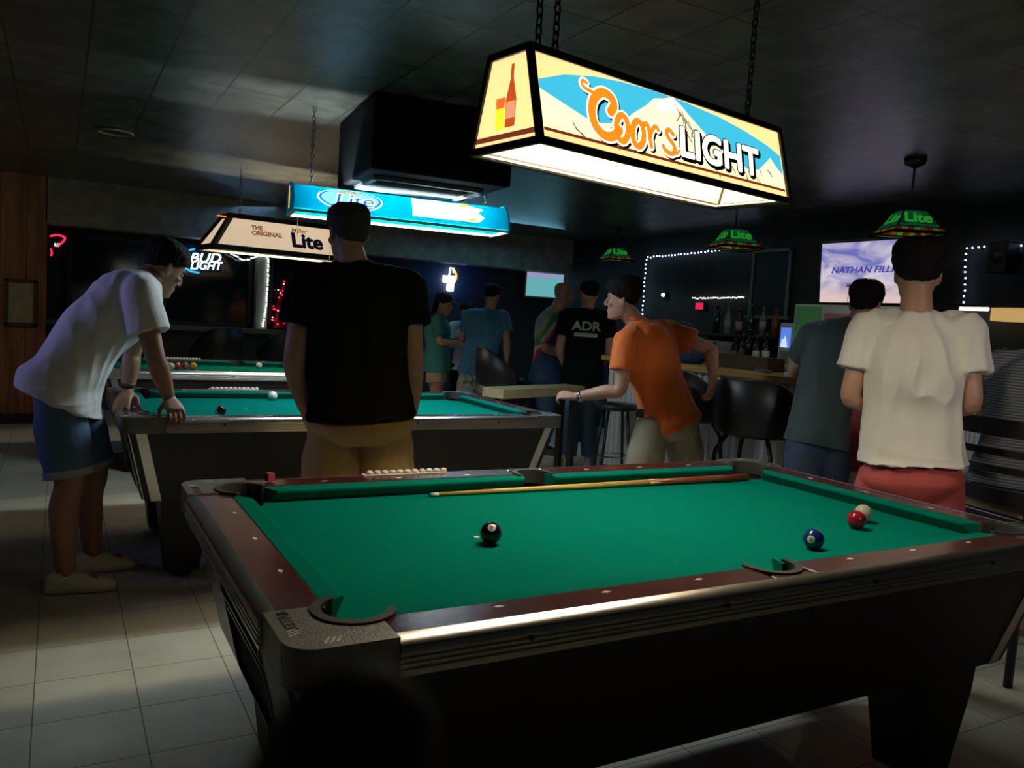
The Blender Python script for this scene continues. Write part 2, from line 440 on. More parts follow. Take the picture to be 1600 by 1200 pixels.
def build_table(label, loc):
    t = thing('pool_table', label, 'pool table', loc)
    # bed with pocket holes
    R = 0.060; cx, cy = NX + 0.012, NY + 0.012; sy = NY + 0.052
    bx, by = RX, RY
    def bite(c, r, a0, a1, n=14): return arcpts(c, r, a0, a1, n)
    # outline going counter clockwise, with arcs bitten at the corners and the middle of the long sides
    poly = []
    def corner(sx_, sy_):
        c = (sx_ * cx, sy_ * cy); out = []
        import math as mm
        dx = mm.sqrt(max(R * R - (by - cy) ** 2, 0)); dyy = mm.sqrt(max(R * R - (bx - cx) ** 2, 0))
        return c, dx, dyy
    c, dx, dy = corner(1, 1)
    def ang(p, c): return math.degrees(math.atan2(p[1] - c[1], p[0] - c[0]))
    def bitten(p_from, p_to, c):
        a0 = ang(p_from, c); a1 = ang(p_to, c)
        while a1 > a0: a1 -= 360           # clockwise through the bed side
        return bite(c, R, a0, a1)
    ds = math.sqrt(R * R - (by - sy) ** 2)
    poly += bitten((-ds, -by), (ds, -by), (0, -sy))
    poly += bitten((cx - dx, -by), (bx, -cy + dy), (cx, -cy))
    poly += bitten((bx, cy - dy), (cx - dx, by), (cx, cy))
    poly += bitten((ds, by), (-ds, by), (0, sy))
    poly += bitten((-cx + dx, by), (-bx, cy - dy), (-cx, cy))
    poly += bitten((-bx, -cy + dy), (-cx + dx, -by), (-cx, -cy))
    bm = NB(); prism(bm, poly, (0, 0, ZB - 0.025), (1, 0, 0), (0, 1, 0), (0, 0, 0.025)); obj('bed', bm, M_felt, t)
    bm = NB(); cyl(bm, (-0.497, 0, ZB), (-0.497, 0, ZB + 0.0006), 0.008, n=16); obj('foot_spot', bm, M_sight, t)
    # pocket cups
    for c in ((cx, cy), (cx, -cy), (-cx, cy), (-cx, -cy), (0, sy), (0, -sy)):
        bm = NB()
        n = 20; rr = R + 0.004
        rings = [[V((c[0] + rr * math.cos(2 * PI * k / n), c[1] + rr * math.sin(2 * PI * k / n), z)) for k in range(n)] for z in (ZB - 0.004, ZB - 0.05)]
        ringloft(bm, rings, False); f = [bm.verts.new(p) for p in rings[1]]; bm.faces.new(f)
        obj('pocket_cup', bm, M_black, t)
    # cushions (six): nose, sloped cloth top, undercut
    def cushion(p0, p1, inward, c0, c1):
        p0 = V((*p0, 0)); p1 = V((*p1, 0)); d = (p1 - p0).normalized(); w = V((*inward, 0))
        prof = [(0.0, ZR - 0.002), (0.0, ZB + 0.001), (0.028, ZB + 0.001), (0.0495, ZB + 0.030), (0.0495, ZB + 0.036), (0.040, ZR - 0.003)]
        bm = NB()
        rings = []
        for p, cut in ((p0, c0), (p1, -c1)):
            rings.append([p + w * a + d * (cut * a) + V((0, 0, z)) for a, z in prof])
        ringloft(bm, rings); obj('cushion', bm, M_felt, t)
    g = 0.085; gs = 0.062
    for s in (1, -1):
        cushion((-NX + g - 0.045, s * RY), (-gs + 0.016, s * RY), (0, -s), 0.9, 0.35)
        cushion((gs - 0.016, s * RY), (NX - g + 0.045, s * RY), (0, -s), 0.35, 0.9)
        cushion((s * RX, -NY + g - 0.045), (s * RX, NY - g + 0.045), (-s, 0), 0.9, 0.9)
    # rail tops (six)
    K = 0.185                                   # length of a corner casting from the outer edge
    def rail(a, b):
        bm = NB(); box2(bm, (*a, ZR - 0.05), (*b, ZR), 0.006); obj('rail_top', bm, M_mahog, t)
    for s in (1, -1):
        rail((-HX + K, s * RY), (-0.066, s * (HY - .012))); rail((0.066, s * RY), (HX - K, s * (HY - .012)))
        bm = NB(); box2(bm, (-0.066, s * (RY + 0.063), ZR - 0.05), (0.066, s * (HY - .012), ZR), 0.004); obj('rail_top', bm, M_mahog, t)
        rail((s * RX, -HY + K), (s * (HX - .012), HY - K))
    # side pocket liners
    for s in (1, -1):
        bm = NB()
        a = arcpts((0, s * sy), R + 0.006, -20 if s > 0 else 200, 200 if s > 0 else 340, 18)
        a = arcpts((0, s * sy), R + 0.006, -12, 192, 20) if s > 0 else arcpts((0, s * sy), R + 0.006, 168, 372, 20)
        ribbon(bm, a, 0.017, ZR - 0.045, ZR + 0.004)
        obj('pocket_liner', bm, M_rub, t)
    # corner castings with their liner, lettering and slashes
    for sx_ in (1, -1):
        for s in (1, -1):
            r0 = 0.055
            out = [(HX - K, HY)] + arcpts((HX - r0, HY - r0), r0, 90, 0, 8) + [(HX, HY - K)]
            r1 = R + 0.012
            a = arcpts((cx, cy), r1, -math.degrees(math.asin((cy - HY + K) / r1)), 180 - math.degrees(math.acos((cx - HX + K) / r1)), 18)
            out += a
            poly = [(sx_ * p[0], s * p[1]) for p in out]
            if sx_ * s < 0: poly = poly[::-1]
            bm = NB(); prism(bm, poly, (0, 0, ZR - 0.068), (1, 0, 0), (0, 1, 0), (0, 0, 0.0715))
            cst = obj('corner_casting', bm, M_cast, t)
            bm = NB(); ribbon(bm, [(sx_ * p[0], s * p[1]) for p in arcpts((cx, cy), R + 0.008, -66, 156, 20)], 0.018, ZR - 0.04, ZR + 0.0075)
            obj('pocket_liner', bm, M_rub, t)
            for along in (0, 1):
                bm = NB()
                for k in range(3):
                    ox, oy = (HX - .075 - .010 * k, HY - .028) if along else (HX - .028, HY - .075 - .010 * k)
                    q0, q1 = ((sx_ * ox, s * (oy - .010)), (sx_ * (ox + .012), s * (oy + .010))) if along else ((sx_ * (ox - .010), s * oy), (sx_ * (ox + .010), s * (oy + .012)))
                    ribbon(bm, [q0, q1], .0035, ZR + .0030, ZR + .0042)
                obj('slash_marks', bm, M_mark, cst)
            text('lettering', 'VALLEY', 0.026, mat('dark_relief', (0.05, 0.05, 0.048), 0.5), cst, (sx_ * (HX - 0.028), s * (HY - 0.135), ZR + 0.0042), (0, -1 if sx_ < 0 else 1, 0), (1 if sx_ < 0 else -1, 0, 0), offset=0.0008)
    # metal apron strips with ribs
    def LIP(e): return [(e - .024, ZR + .0015), (e - .012, ZR - .0005), (e - .002, ZR - .0040), (e + .0045, ZR - .0085), (e + .0075, ZR - .0145), (e + .0078, ZR - .024), (e - .024, ZR - .024)]
    for s in (1, -1):
        bm = NB(); box2(bm, (-HX + K, s * HY, ZR - 0.066), (HX - K, s * (HY + 0.004), ZR - .016), 0.0015)
        for k in range(3): box2(bm, (-HX + K, s * HY, ZR - 0.056 + 0.010 * k), (HX - K, s * (HY + 0.0075), ZR - 0.0515 + 0.010 * k), 0.001)
        a = obj('apron', bm, M_alum, t)
        bm = NB()
        for x in (-0.72, -0.24, 0.24, 0.72): cyl(bm, (x, s * (HY + 0.003), ZR - 0.030), (x, s * (HY + 0.0095), ZR - 0.030), 0.006, n=10)
        obj('screws', bm, M_rub, a)
        bm = NB(); box2(bm, (s * HX, -HY + K, ZR - 0.066), (s * (HX + 0.004), HY - K, ZR - .016), 0.0015)
        for k in range(3): box2(bm, (s * HX, -HY + K, ZR - 0.056 + 0.010 * k), (s * (HX + 0.0075), HY - K, ZR - 0.0515 + 0.010 * k), 0.001)
        obj('apron', bm, M_alum, t)
    for s in (1, -1):
        bm = NB(); ringloft(bm, [[V((x, s * y, z)) for y, z in LIP(HY)] for x in (-HX + K, HX - K)]); obj('apron_lip', bm, M_alum, t, 'auto')
        bm = NB(); ringloft(bm, [[V((s * x, y, z)) for x, z in LIP(HX)] for y in (-HY + K, HY - K)]); obj('apron_lip', bm, M_alum, t, 'auto')
    # sights
    st = 1.981 / 8
    for k in (-3, -2, -1, 1, 2, 3):
        for s in (1, -1):
            bm = NB(); prism(bm, [(-.013, 0), (0, -.0055), (.013, 0), (0, .0055)], (k * st, s * (NY + .081), ZR), (1, 0, 0), (0, 1, 0), (0, 0, 0.0008)); obj('sight', bm, M_sight, t)
    for k in (-1, 0, 1):
        for s in (1, -1):
            bm = NB(); prism(bm, [(-.0055, 0), (0, -.013), (.0055, 0), (0, .013)], (s * (NX + .081), k * st, ZR), (1, 0, 0), (0, 1, 0), (0, 0, 0.0008)); obj('sight', bm, M_sight, t)
    # bead counter along the far rail
    bm = NB(); box2(bm, (-0.60, HY - 0.035, ZR), (-0.30, HY - 0.008, ZR + 0.004), 0.001)
    for k in range(11):
        ball(bm, (-0.575 + k * 0.0265, HY - 0.021, ZR + 0.008), (0.0125, 0.010, 0.008), 10)
    obj('score_counter', bm, M_bead, t)
    # tapered cabinet: a wide top frame, leaning sides
    zt, zb = ZR - 0.062, 0.40
    X1, Y1, X0, Y0 = HX - 0.035, HY - 0.035, HX - 0.115, HY - 0.115
    def P(sx_, s, z, e=0.0):
        f = (z - zb) / (zt - zb); return V((sx_ * (X0 + (X1 - X0) * f + e), s * (Y0 + (Y1 - Y0) * f + e), z))
    bm = NB(); ringloft(bm, [[P(-1, -1, z), P(1, -1, z), P(1, 1, z), P(-1, 1, z)] for z in (zb, zt)]); cabn = obj('cabinet', bm, M_cab, t)
    # upright metal corner strips
    for sx_ in (1, -1):
        for s in (1, -1):
            bm = NB(); w = 0.045
            a = [P(sx_, s, z, 0.004) for z in (zb, zt)]
            for dirv in (V((-sx_, 0, 0)), V((0, -s, 0))):
                n_ = V((0, s, 0)) if dirv.x else V((sx_, 0, 0))
                o_ = 0.030 if dirv.x else 0.030
                ringloft(bm, [[a[k] + dirv * o_, a[k] + dirv * (o_ + w), a[k] + dirv * (o_ + w) - n_ * 0.006, a[k] + dirv * o_ - n_ * 0.006] for k in (0, 1)])
            obj('corner_strip', bm, M_alum, t)
    # end panel with ball slot and return opening on the left end, pale veneer
    def E(y, z, e): 
        f = (z - zb) / (zt - zb); return V((-(X0 + (X1 - X0) * f + e), y, z))
    bm = NB()
    ys = [-0.50, -0.24, 0.20, 0.50]
    def slab(y0, y1, z0, z1):
        ringloft(bm, [[E(y0, z0, .001), E(y1, z0, .001), E(y1, z1, .001), E(y0, z1, .001)], [E(y0, z0, .010), E(y1, z0, .010), E(y1, z1, .010), E(y0, z1, .010)]])
    slab(-.50, .50, .655, zt); slab(-.50, -.24, zb, .655); slab(.20, .50, zb, .655); slab(-.24, .20, .585, .610); slab(-.24, .20, zb, .415)
    ep = obj('end_panel', bm, M_end, t)
    bm = NB(); ringloft(bm, [[E(-.26, zb + .005, .0015), E(.22, zb + .005, .0015), E(.22, .66, .0015), E(-.26, .66, .0015)], [E(-.26, zb + .005, .003), E(.22, zb + .005, .003), E(.22, .66, .003), E(-.26, .66, .003)]])
    obj('ball_return', bm, M_black, t)
    bm = NB()
    for z0, z1 in ((.610, .655), (.415, .585)):
        for y0, y1, a, b in ((-.245, .205, z0 - .004, z0 + .002), (-.245, .205, z1 - .002, z1 + .004), (-.245, -.238, z0, z1), (.198, .205, z0, z1)):
            ringloft(bm, [[E(y0, a, .008), E(y1, a, .008), E(y1, b, .008), E(y0, b, .008)], [E(y0, a, .014), E(y1, a, .014), E(y1, b, .014), E(y0, b, .014)]])
    obj('opening_rim', bm, mat('rim_metal', (0.20, 0.17, 0.13), 0.35, 0.8), t)
    # legs
    for sx_ in (1, -1):
        for s in (1, -1):
            bm = NB(); q = V((sx_ * 0.86, s * 0.40, 0))
            ringloft(bm, [[q + V((a * w, b * w, z)) for a, b in ((-1, -1), (1, -1), (1, 1), (-1, 1))] for z, w in ((0.035, 0.075), (0.30, 0.105), (0.40, 0.11))])
            lg = obj('leg', bm, mat('black_leg', (0.012, 0.011, 0.010), 0.5), t)
            bm = NB(); lathe(bm, [(0.05, 0.0), (0.052, 0.012), (0.025, 0.02), (0.02, 0.04)], q); obj('leveller', bm, M_rub, lg, True)
    return t
table_1 = build_table('nearest pool table, in the foreground under the lit lamp with the orange script', (0, 0, 0))
table_2 = dup(table_1, (-0.075, 2.665, 0), label='middle pool table, behind the man in the black shirt, two balls in sight')
table_3 = dup(table_1, (-0.05, 5.24, 0), label='farthest pool table, in the dark at back left, with racked balls')

# ------------------------------------------------------------------ balls
RB = 0.0286
def ball_thing(x, y, label, color, group, stripe=None, spot=None, num=None, rot=(0, 0, 0)):
    t = thing('pool_ball', label, 'billiard ball', (x, y, ZB + RB), 0, group)
    bm = NB(); ball(bm, (0, 0, 0), RB, 32)
    obj('body', bm, mat('ball_%s' % label[:18].replace(' ', '_'), color, 0.12, coat=0.4), t, True)
    M = Matrix.Rotation(rot[2], 3, 'Z') @ Matrix.Rotation(rot[1], 3, 'Y') @ Matrix.Rotation(rot[0], 3, 'X')
    if stripe:
        bm = NB(); n = 32
        rings = [[M @ V((a * math.cos(2 * PI * k / n), a * math.sin(2 * PI * k / n), z)) for k in range(n)] for a, z in
                 [(math.sqrt((RB + .0003) ** 2 - z * z), z) for z in [-.014 + .028 * i / 8 for i in range(9)]]]
        ringloft(bm, rings, False); obj('stripe', bm, mat('ball_stripe_%s' % label[:12], stripe, 0.12), t, True)
    if spot:
        bm = NB(); d = V(spot).normalized(); u, v, _ = frame_of(d); n = 20
        rings = []
        for a in (0.0001, 0.1, 0.2, 0.3, 0.38):
            rings.append([(d * math.cos(a) + (u * math.cos(2 * PI * k / n) + v * math.sin(2 * PI * k / n)) * math.sin(a)) * (RB + 0.0004) for k in range(n)])
        ringloft(bm, rings, False); c = obj('number_spot', bm, mat('ball_ivory', (0.8, 0.77, 0.68), 0.15), t, True)
        if num: text('number', num, 0.013, mat('ball_ink', (0.02, 0.02, 0.02), 0.2), c, d * (RB + 0.0005), -u if u.x > 0 else u, d.cross(-u if u.x > 0 else u), ext=0.0003)
    return t
toC = V((-1.0, -1.75, 0.55))
ball_thing(-0.492, -0.068, 'black eight ball with a white number spot on the nearest table', (0.008, 0.010, 0.010), 'balls on the nearest table', spot=(-.35, -.75, .85), num='8')
ball_thing(0.356, -0.375, 'solid blue ball on the nearest table', (0.008, 0.03, 0.20), 'balls on the nearest table', spot=(-.95, -.45, .15), num='2')
ball_thing(0.697, -0.250, 'dark red ball touching the white ball on the nearest table', (0.30, 0.012, 0.022), 'balls on the nearest table')
ball_thing(0.800, -0.196, 'white cue ball behind the dark red ball on the nearest table', (0.42, 0.40, 0.35), 'balls on the nearest table')
ball_thing(-0.335, 3.085, 'white cue ball near the far cushion of the middle table', (0.78, 0.80, 0.74), 'balls on the middle table')
ball_thing(-0.757, 2.36, 'black and white ball low by the near cushion of the middle table', (0.01, 0.01, 0.012), 'balls on the middle table', stripe=(0.6, 0.58, 0.5), rot=(1.0, 0.4, 0))
ball_thing(0.09, 5.50, 'white cue ball on the farthest table near its side pocket', (0.8, 0.8, 0.75), 'balls on the farthest table')
RACK = [(-0.489, 5.285, 'yellow ball at the right end of the row on the farthest table', (0.75, 0.36, 0.02)),
        (-0.553, 5.285, 'red ball next to the yellow one on the farthest table', (0.55, 0.06, 0.05)),
        (-0.615, 5.270, 'second red ball left of the yellow one on the farthest table', (0.50, 0.05, 0.06)),
        (-0.672, 5.190, 'cream ball in front of the row of red balls on the farthest table', (0.55, 0.48, 0.36)),
        (-0.690, 5.330, 'pinkish red ball behind the cream ball on the farthest table', (0.55, 0.16, 0.14)),
        (-0.745, 5.210, 'dark maroon ball at the left end of the row on the farthest table', (0.16, 0.02, 0.025))]
for x, y, l, c in RACK: ball_thing(x, y, l, c, 'balls on the farthest table')

# cue stick resting along the far cushion of the nearest table, butt on the pocket edge
t = thing('cue_stick', 'wooden pool cue lying along the far cushion of the nearest table', 'pool cue', (-0.432, 0.464, 0))
p0 = V((0.0, 0.0, ZB + 0.0075)); p1 = V((1.352, -0.035, ZB + 0.0155))
def cp(f): return p0.lerp(p1, f)
def rad(f): return 0.0062 + 0.0085 * f
def seg(name, f0, f1, m_, par):
    bm = NB(); tube(bm, [cp(f0), cp((f0 + f1) / 2), cp(f1)], [rad(f0), rad((f0 + f1) / 2), rad(f1)], 16); return obj(name, bm, m_, par, True)
seg('shaft', 0.022, 0.64, wood_mat('maple', (0.62, 0.36, 0.08), (0.74, 0.47, 0.14), 'X', 20, 0.3), t)
seg('ferrule', 0.006, 0.022, M_sight, t)
seg('tip', 0.0, 0.006, mat('cue_tip', (0.1, 0.22, 0.3), 0.8), t)
sl = seg('butt', 0.64, 1.0, mat('cue_butt', (0.22, 0.045, 0.02), 0.25), t)
bm = NB()
for k in range(4):
    a = 2 * PI * k / 4; d = (p1 - p0).normalized(); u, v, _ = frame_of(d); w = u * math.cos(a) + v * math.sin(a)
    c0 = cp(0.642); c1 = cp(0.735); tube(bm, [c0 + w * (rad(.64) * 0.55), c1 + w * (rad(.735) * 0.75)], [rad(.64) * .62, 0.001], 8)
obj('points', bm, mat('maple_point', (0.62, 0.38, 0.12), 0.3), sl, True)
# chalk cubes
def chalk(loc, label, c=(0.45, 0.04, 0.06)):
    t = thing('chalk_cube', label, 'cue chalk', loc, 0.3)
    bm = NB(); box(bm, (0, 0, 0.0115), (.023, .023, .023), None, 0.0015); obj('wrapper', bm, mat('chalk_paper_%d' % len(MATS), c, 0.7), t)
    bm = NB(); lathe(bm, [(0.0001, 0.020), (0.006, 0.0205), (0.0105, 0.0245), (0.0113, 0.0242), (0.0113, 0.0225), (0.0001, 0.0225)], n=14); obj('chalk', bm, mat('green_chalk', (0.05, 0.28, 0.2), 0.95), t, True)
chalk((-0.905, 0.60, ZR + 0.0035), 'small red cue chalk cube on the far rail of the nearest table')
chalk((-1.165, 2.92, ZR), 'tiny pink cue chalk cube on the left end rail of the middle table', (0.6, 0.15, 0.18))
# ------------------------------------------------------------------ hanging table lamps
M_blackframe = mat('black_lamp_frame', (0.008, 0.007, 0.006), 0.4)
M_white_in = mat('white_flange', (0.80, 0.77, 0.66), 0.45)
M_chain = mat('dark_chain', (0.05, 0.05, 0.05), 0.4, 0.8)
def lamp_tube(t, p0, p1, r, color, strength):
    bm = NB(); cyl(bm, p0, p1, r, n=12); return obj('fluorescent_tube', bm, emis('tube_%d' % len(MATS), color, strength), t, True)
def frustum_lamp(t, L, W, H, ix, iy, m_side, m_end, bar=0.016):
    """four sign faces in a black frame, open below and above; returns the near face's frame"""
    l, b = L / 2, W / 2
    B = [V((-l, -b, 0)), V((l, -b, 0)), V((l, b, 0)), V((-l, b, 0))]
    T = [V((-l + ix, -b + iy, H)), V((l - ix, -b + iy, H)), V((l - ix, b - iy, H)), V((-l + ix, b - iy, H))]
    faces = {}
    for k, nm in enumerate(('side_panel', 'end_panel', 'side_panel', 'end_panel')):
        a, c, d, e = B[k], B[(k + 1) % 4], T[(k + 1) % 4], T[k]
        n = (c - a).cross(e - a).normalized()
        bm = NB(); ringloft(bm, [[a, c, d, e], [p - n * 0.003 for p in (a, c, d, e)]])
        p = obj(nm, bm, m_side if k % 2 == 0 else m_end, t)
        faces[k] = (p, a, (c - a).normalized(), (e - a - (c - a).normalized() * (e - a).dot((c - a).normalized())).normalized(), n)
    bm = NB()
    for k in range(4):
        for p, q in ((B[k], B[(k + 1) % 4]), (T[k], T[(k + 1) % 4]), (B[k], T[k])):
            d = (q - p); L_ = d.length; d.normalize()
            rot = d.to_track_quat('X', 'Z').to_matrix()
            box(bm, (p + q) / 2, (L_ + bar * 0.6, bar, bar * 1.2), rot, 0.002)
    obj('frame', bm, M_blackframe, t)
    return faces
def hang(t, spots, z0, ztop):
    for x, y in spots: obj('chain', chain_bm((x, y, z0), (x, y, ztop)), M_chain, t, True)

# --- the near lamp
Lc, Wc, Hc, IYc = 1.07, 0.285, 0.236, 0.063
zc = 1.78
lampA = thing('pool_table_lamp', 'long lit trapezoid lamp with an orange script and snowy mountain sign, above the nearest table', 'lamp', (0.05, 0.10, zc), 0.162)
M_cream = backlit('cream_face', (0.97, 0.82, 0.46), 0.36, 0.62)
fa = frustum_lamp(lampA, Lc, Wc, Hc, 0.0, IYc, M_cream, M_cream)
lamp_tube(lampA, (-0.44, 0, 0.135), (0.44, 0, 0.135), 0.013, (1.0, 0.87, 0.62), 225.0)
for x in (-.46, .46):
    bm = NB(); box2(bm, (x - .02, -.02, .105), (x + .02, .02, .165), .003); box2(bm, (x - .012, -.085, .160), (x + .012, .085, .168), .002); obj('tube_holder', bm, M_white_in, lampA)
bm = NB()
for a, b in (((-Lc / 2, Wc / 2 - 0.012, -0.004), (Lc / 2, Wc / 2, 0.002)), ((Lc / 2 - 0.03, -Wc / 2, -0.004), (Lc / 2, Wc / 2, 0.002))): box2(bm, a, b, 0.001)
obj('flange', bm, M_white_in, lampA)
bm = NB(); box2(bm, (-Lc / 2, -Wc / 2 + IYc, Hc - .004), (Lc / 2, Wc / 2 - IYc, Hc + .010), .002); obj('top_board', bm, M_blackframe, lampA)
hang(lampA, [(-0.47, -0.03), (-0.36, 0.03), (0.47, 0.0)], Hc, CEIL - zc)
def art(parent, face, poly, m_, z, name='artwork', th=0.0004):
    """flat coloured print on a sign face, polygon in metres from the face's lower left corner"""
    _, o, ux, uy, n = face
    bm = NB(); prism(bm, poly, o + n * z, ux, uy, n * th); return obj(name, bm, m_, parent)
def paths(face, pts_list, widths, m_, z, parent, name, th=0.0004):
    _, o, ux, uy, n = face
    bm = NB()
    for pts, w in zip(pts_list, widths): ribbon(bm, pts, w, 0, th)
    x = obj(name, bm, m_, parent); return place(x, o + n * z, ux, uy)
G = lambda n, c, g=0.9: backlit(n, c, 0.8, g)
hp = math.hypot(Hc, IYc)
def UVp(u, v): return (u * Lc, v * hp)
for k in (0, 2):
    f = fa[k]; p = f[0]
    up = [(0.015, .66), (.1, .80), (.2, .89), (.3, .935), (.42, .955), (.55, .945), (.7, .90), (.82, .82), (.92, .72), (.985, .62)]
    art(p, f, [UVp(*q) for q in ([(0.985, .20), (.015, .20)][::1] + up)][::-1], G('sky_blue', (0.07, 0.42, 0.60), 0.75), 0.0006, 'sky')
    art(p, f, [UVp(*q) for q in [(.015, .15), (.985, .15), (.985, .34), (.95, .46), (.93, .55), (.90, .45), (.86, .33), (.80, .30), (.72, .42), (.66, .50), (.62, .62), (.57, .76), (.53, .88), (.497, .955), (.46, .90), (.42, .86), (.385, .74), (.34, .62), (.30, .50), (.25, .40), (.18, .34), (.12, .42), (.06, .50), (.015, .56)]],
        G('snow_white', (0.92, 0.80, 0.56), 0.62), 0.0011, 'mountains')
    art(p, f, [UVp(*q) for q in [(.40, .80), (.43, .82), (.46, .86), (.497, .955), (.53, .88), (.55, .82), (.52, .84), (.505, .74), (.48, .80), (.455, .70), (.43, .76)]], G('peak_white', (0.98, 0.95, 0.85), 0.8), 0.0015, 'snow_cap')
    rnd = random.Random(3)
    lines = []
    for i in range(26):
        u = rnd.uniform(.02, .40) if i < 13 else rnd.uniform(.52, .97); v = rnd.uniform(.18, .36)
        if .53 < u < .62: v = rnd.uniform(.45, .72)
        lines.append([UVp(u, v), UVp(u + rnd.uniform(.004, .02), v - rnd.uniform(.03, .10))])
    for i in range(16):
        a0 = .505 + .008 * i + rnd.uniform(-.004, .004); v0 = .90 - .034 * i + rnd.uniform(-.04, .02)
        lines.append([UVp(a0, v0), UVp(a0 + rnd.uniform(.004, .012), max(.16, v0 - rnd.uniform(.05, .10))), UVp(a0 + rnd.uniform(-.01, .02), max(.155, v0 - rnd.uniform(.11, .20)))])
    paths(f, lines, [0.0035] * len(lines), G('rock_shade', (0.34, 0.24, 0.13), 0.25), 0.0016, p, 'rock_strokes')
    art(p, f, [UVp(.015, .115), UVp(.985, .115), UVp(.985, .15), UVp(.015, .15)], G('maroon_line', (0.22, 0.06, 0.03), 0.5), 0.0012, 'stripe')
    # script word: thick strokes in three layers
    C_ = smoothline([(.262, .128), (.278, .150), (.268, .172), (.235, .176), (.203, .150), (.190, .112), (.198, .075), (.228, .055), (.262, .060), (.288, .082)], 5)
    sw = smoothline([(.215, .166), (.193, .170), (.172, .176), (.165, .186), (.172, .194), (.182, .190)], 5)
    def o_(cx_, cy_): return [(cx_ + .023 * math.cos(a) + .007 * math.sin(a), cy_ + .038 * math.sin(a)) for a in [2 * PI * i / 16 for i in range(17)]]
    r_ = [smoothline([(.388, .118), (.402, .124), (.408, .112), (.410, .060)], 4), smoothline([(.411, .088), (.424, .112), (.440, .124), (.448, .116)], 4)]
    s_ = smoothline([(.512, .116), (.497, .126), (.483, .114), (.492, .098), (.509, .082), (.510, .064), (.492, .054), (.470, .060), (.462, .070)], 4)
    tail = smoothline([(.505, .056), (.520, .060), (.530, .070)], 4)
    join = smoothline([(.288, .082), (.300, .096)], 3)
    strokes = [C_, sw, o_(.300, .090), o_(.362, .087), *r_, s_, tail]
    wd = [.027, .011, .020, .020, .016, .014, .016, .010]
    sh = [[(q[0] + .006, q[1] - .006) for q in s] for s in strokes]
    paths(f, sh, [w + .010 for w in wd], G('ink_dark', (0.015, 0.010, 0.008), 0.05), 0.0019, p, 'script_shadow')
    paths(f, strokes, [w + .011 for w in wd], G('letter_white', (0.98, 0.93, 0.78), 0.85), 0.0024, p, 'script_outline')
    paths(f, strokes, wd, G('letter_orange', (0.72, 0.22, 0.015), 1.0), 0.0029, p, 'script_lettering')
    o0 = f[1] + f[4] * 0.0022
    q = o0 + f[2] * (.676 * Lc) + f[3] * (.395 * hp)
    text('lettering_shadow', 'LIGHT', 0.128, G('ink_dark', (0, 0, 0)), p, q + f[2] * .006 - f[3] * .006, f[2], f[3], 0.0003, 0.12, 0.011, sx=1.06, spacing=1.02)
    text('lettering_outline', 'LIGHT', 0.128, G('ink_dark', (0, 0, 0)), p, q + f[4] * .0002, f[2], f[3], 0.0003, 0.12, 0.0085, sx=1.06, spacing=1.02)
    text('lettering', 'LIGHT', 0.128, G('letter_white', (0, 0, 0)), p, q + f[4] * 0.0008, f[2], f[3], 0.0003, 0.12, 0.0045, sx=1.06, spacing=1.02)
for k in (1, 3):                                       # bottle and glass on the end faces
    f = fa[k]; p = f[0]
    art(p, f, [(.012, .020), (.272, .020), (.268, .034), (.016, .034)], G('maroon_line', (0, 0, 0)), 0.0008, 'stripe')
    art(p, f, [(.140, .048), (.180, .048), (.182, .115), (.172, .150), (.166, .170), (.166, .205), (.154, .205), (.154, .170), (.148, .150), (.138, .115)], G('bottle_brown', (0.50, 0.13, 0.03), 0.5), 0.0009, 'bottle_print')
    art(p, f, [(.141, .070), (.180, .070), (.180, .112), (.141, .112)], G('label_pale', (0.75, 0.5, 0.3), 0.5), 0.0014, 'label_print')
    art(p, f, [(.100, .045), (.134, .045), (.138, .120), (.096, .120)], G('glass_yellow', (0.85, 0.60, 0.05), 0.7), 0.0009, 'glass_print')
    art(p, f, [(.101, .100), (.134, .100), (.137, .126), (.098, .126)], G('label_red', (0.6, 0.2, 0.06), 0.6), 0.0014, 'label_print')

# --- the blue barrel lamp over the middle table
Lb, Wb, Hb = 1.25, 0.29, 0.165
zb_ = 1.86
lampB = thing('pool_table_lamp', 'bright blue barrel-shaped lamp glowing over the middle table', 'lamp', (0.27, 2.67, zb_), -0.135)
bb = Wb / 2
def barrel(u, a, e=0.0): return V((-Lb / 2 + u * Lb, -(bb + e) * math.cos(a), (Hb + e) * math.sin(a)))
M_bluef = backlit('blue_face', (0.0, 0.17, 0.28), 0.17, 0.20)
bm = NB(); na = 18
for u0, u1 in ((0, 1),):
    R0 = [barrel(u0, PI * (0.02 + 0.33 * i / na)) for i in range(na + 1)]; R1 = [barrel(u1, PI * (0.02 + 0.33 * i / na)) for i in range(na + 1)]
    for i in range(na): bm.faces.new([bm.verts.new(p) for p in (R0[i], R1[i], R1[i + 1], R0[i + 1])])
    R0 = [barrel(u0, PI * (0.65 + 0.33 * i / na)) for i in range(na + 1)]; R1 = [barrel(u1, PI * (0.65 + 0.33 * i / na)) for i in range(na + 1)]
    for i in range(na): bm.faces.new([bm.verts.new(p) for p in (R0[i], R1[i], R1[i + 1], R0[i + 1])])
shadeB = obj('shade', bm, M_bluef, lampB, True)
for s, u in ((-1, 0.0), (1, 1.0)):
    bm = NB(); pr = [barrel(u, PI * i / 16) for i in range(17)]
    ringloft(bm, [pr, [p + V((s * 0.012, 0, 0)) for p in pr]]); obj('end_cap', bm, M_bluef, lampB)
bm = NB()
for s in (-1, 1): box2(bm, (-Lb / 2, s * bb - .006, -.010), (Lb / 2, s * bb + .006, .006), .002)
for s in (-1, 1): box2(bm, (s * Lb / 2 - .01, -bb, -.012), (s * Lb / 2 + .01, bb, .002), .002)
obj('lower_frame', bm, M_white_in, lampB)
lamp_tube(lampB, (-0.56, 0, 0.055), (0.56, 0, 0.055), 0.013, (0.80, 0.95, 1.0), 275.0)
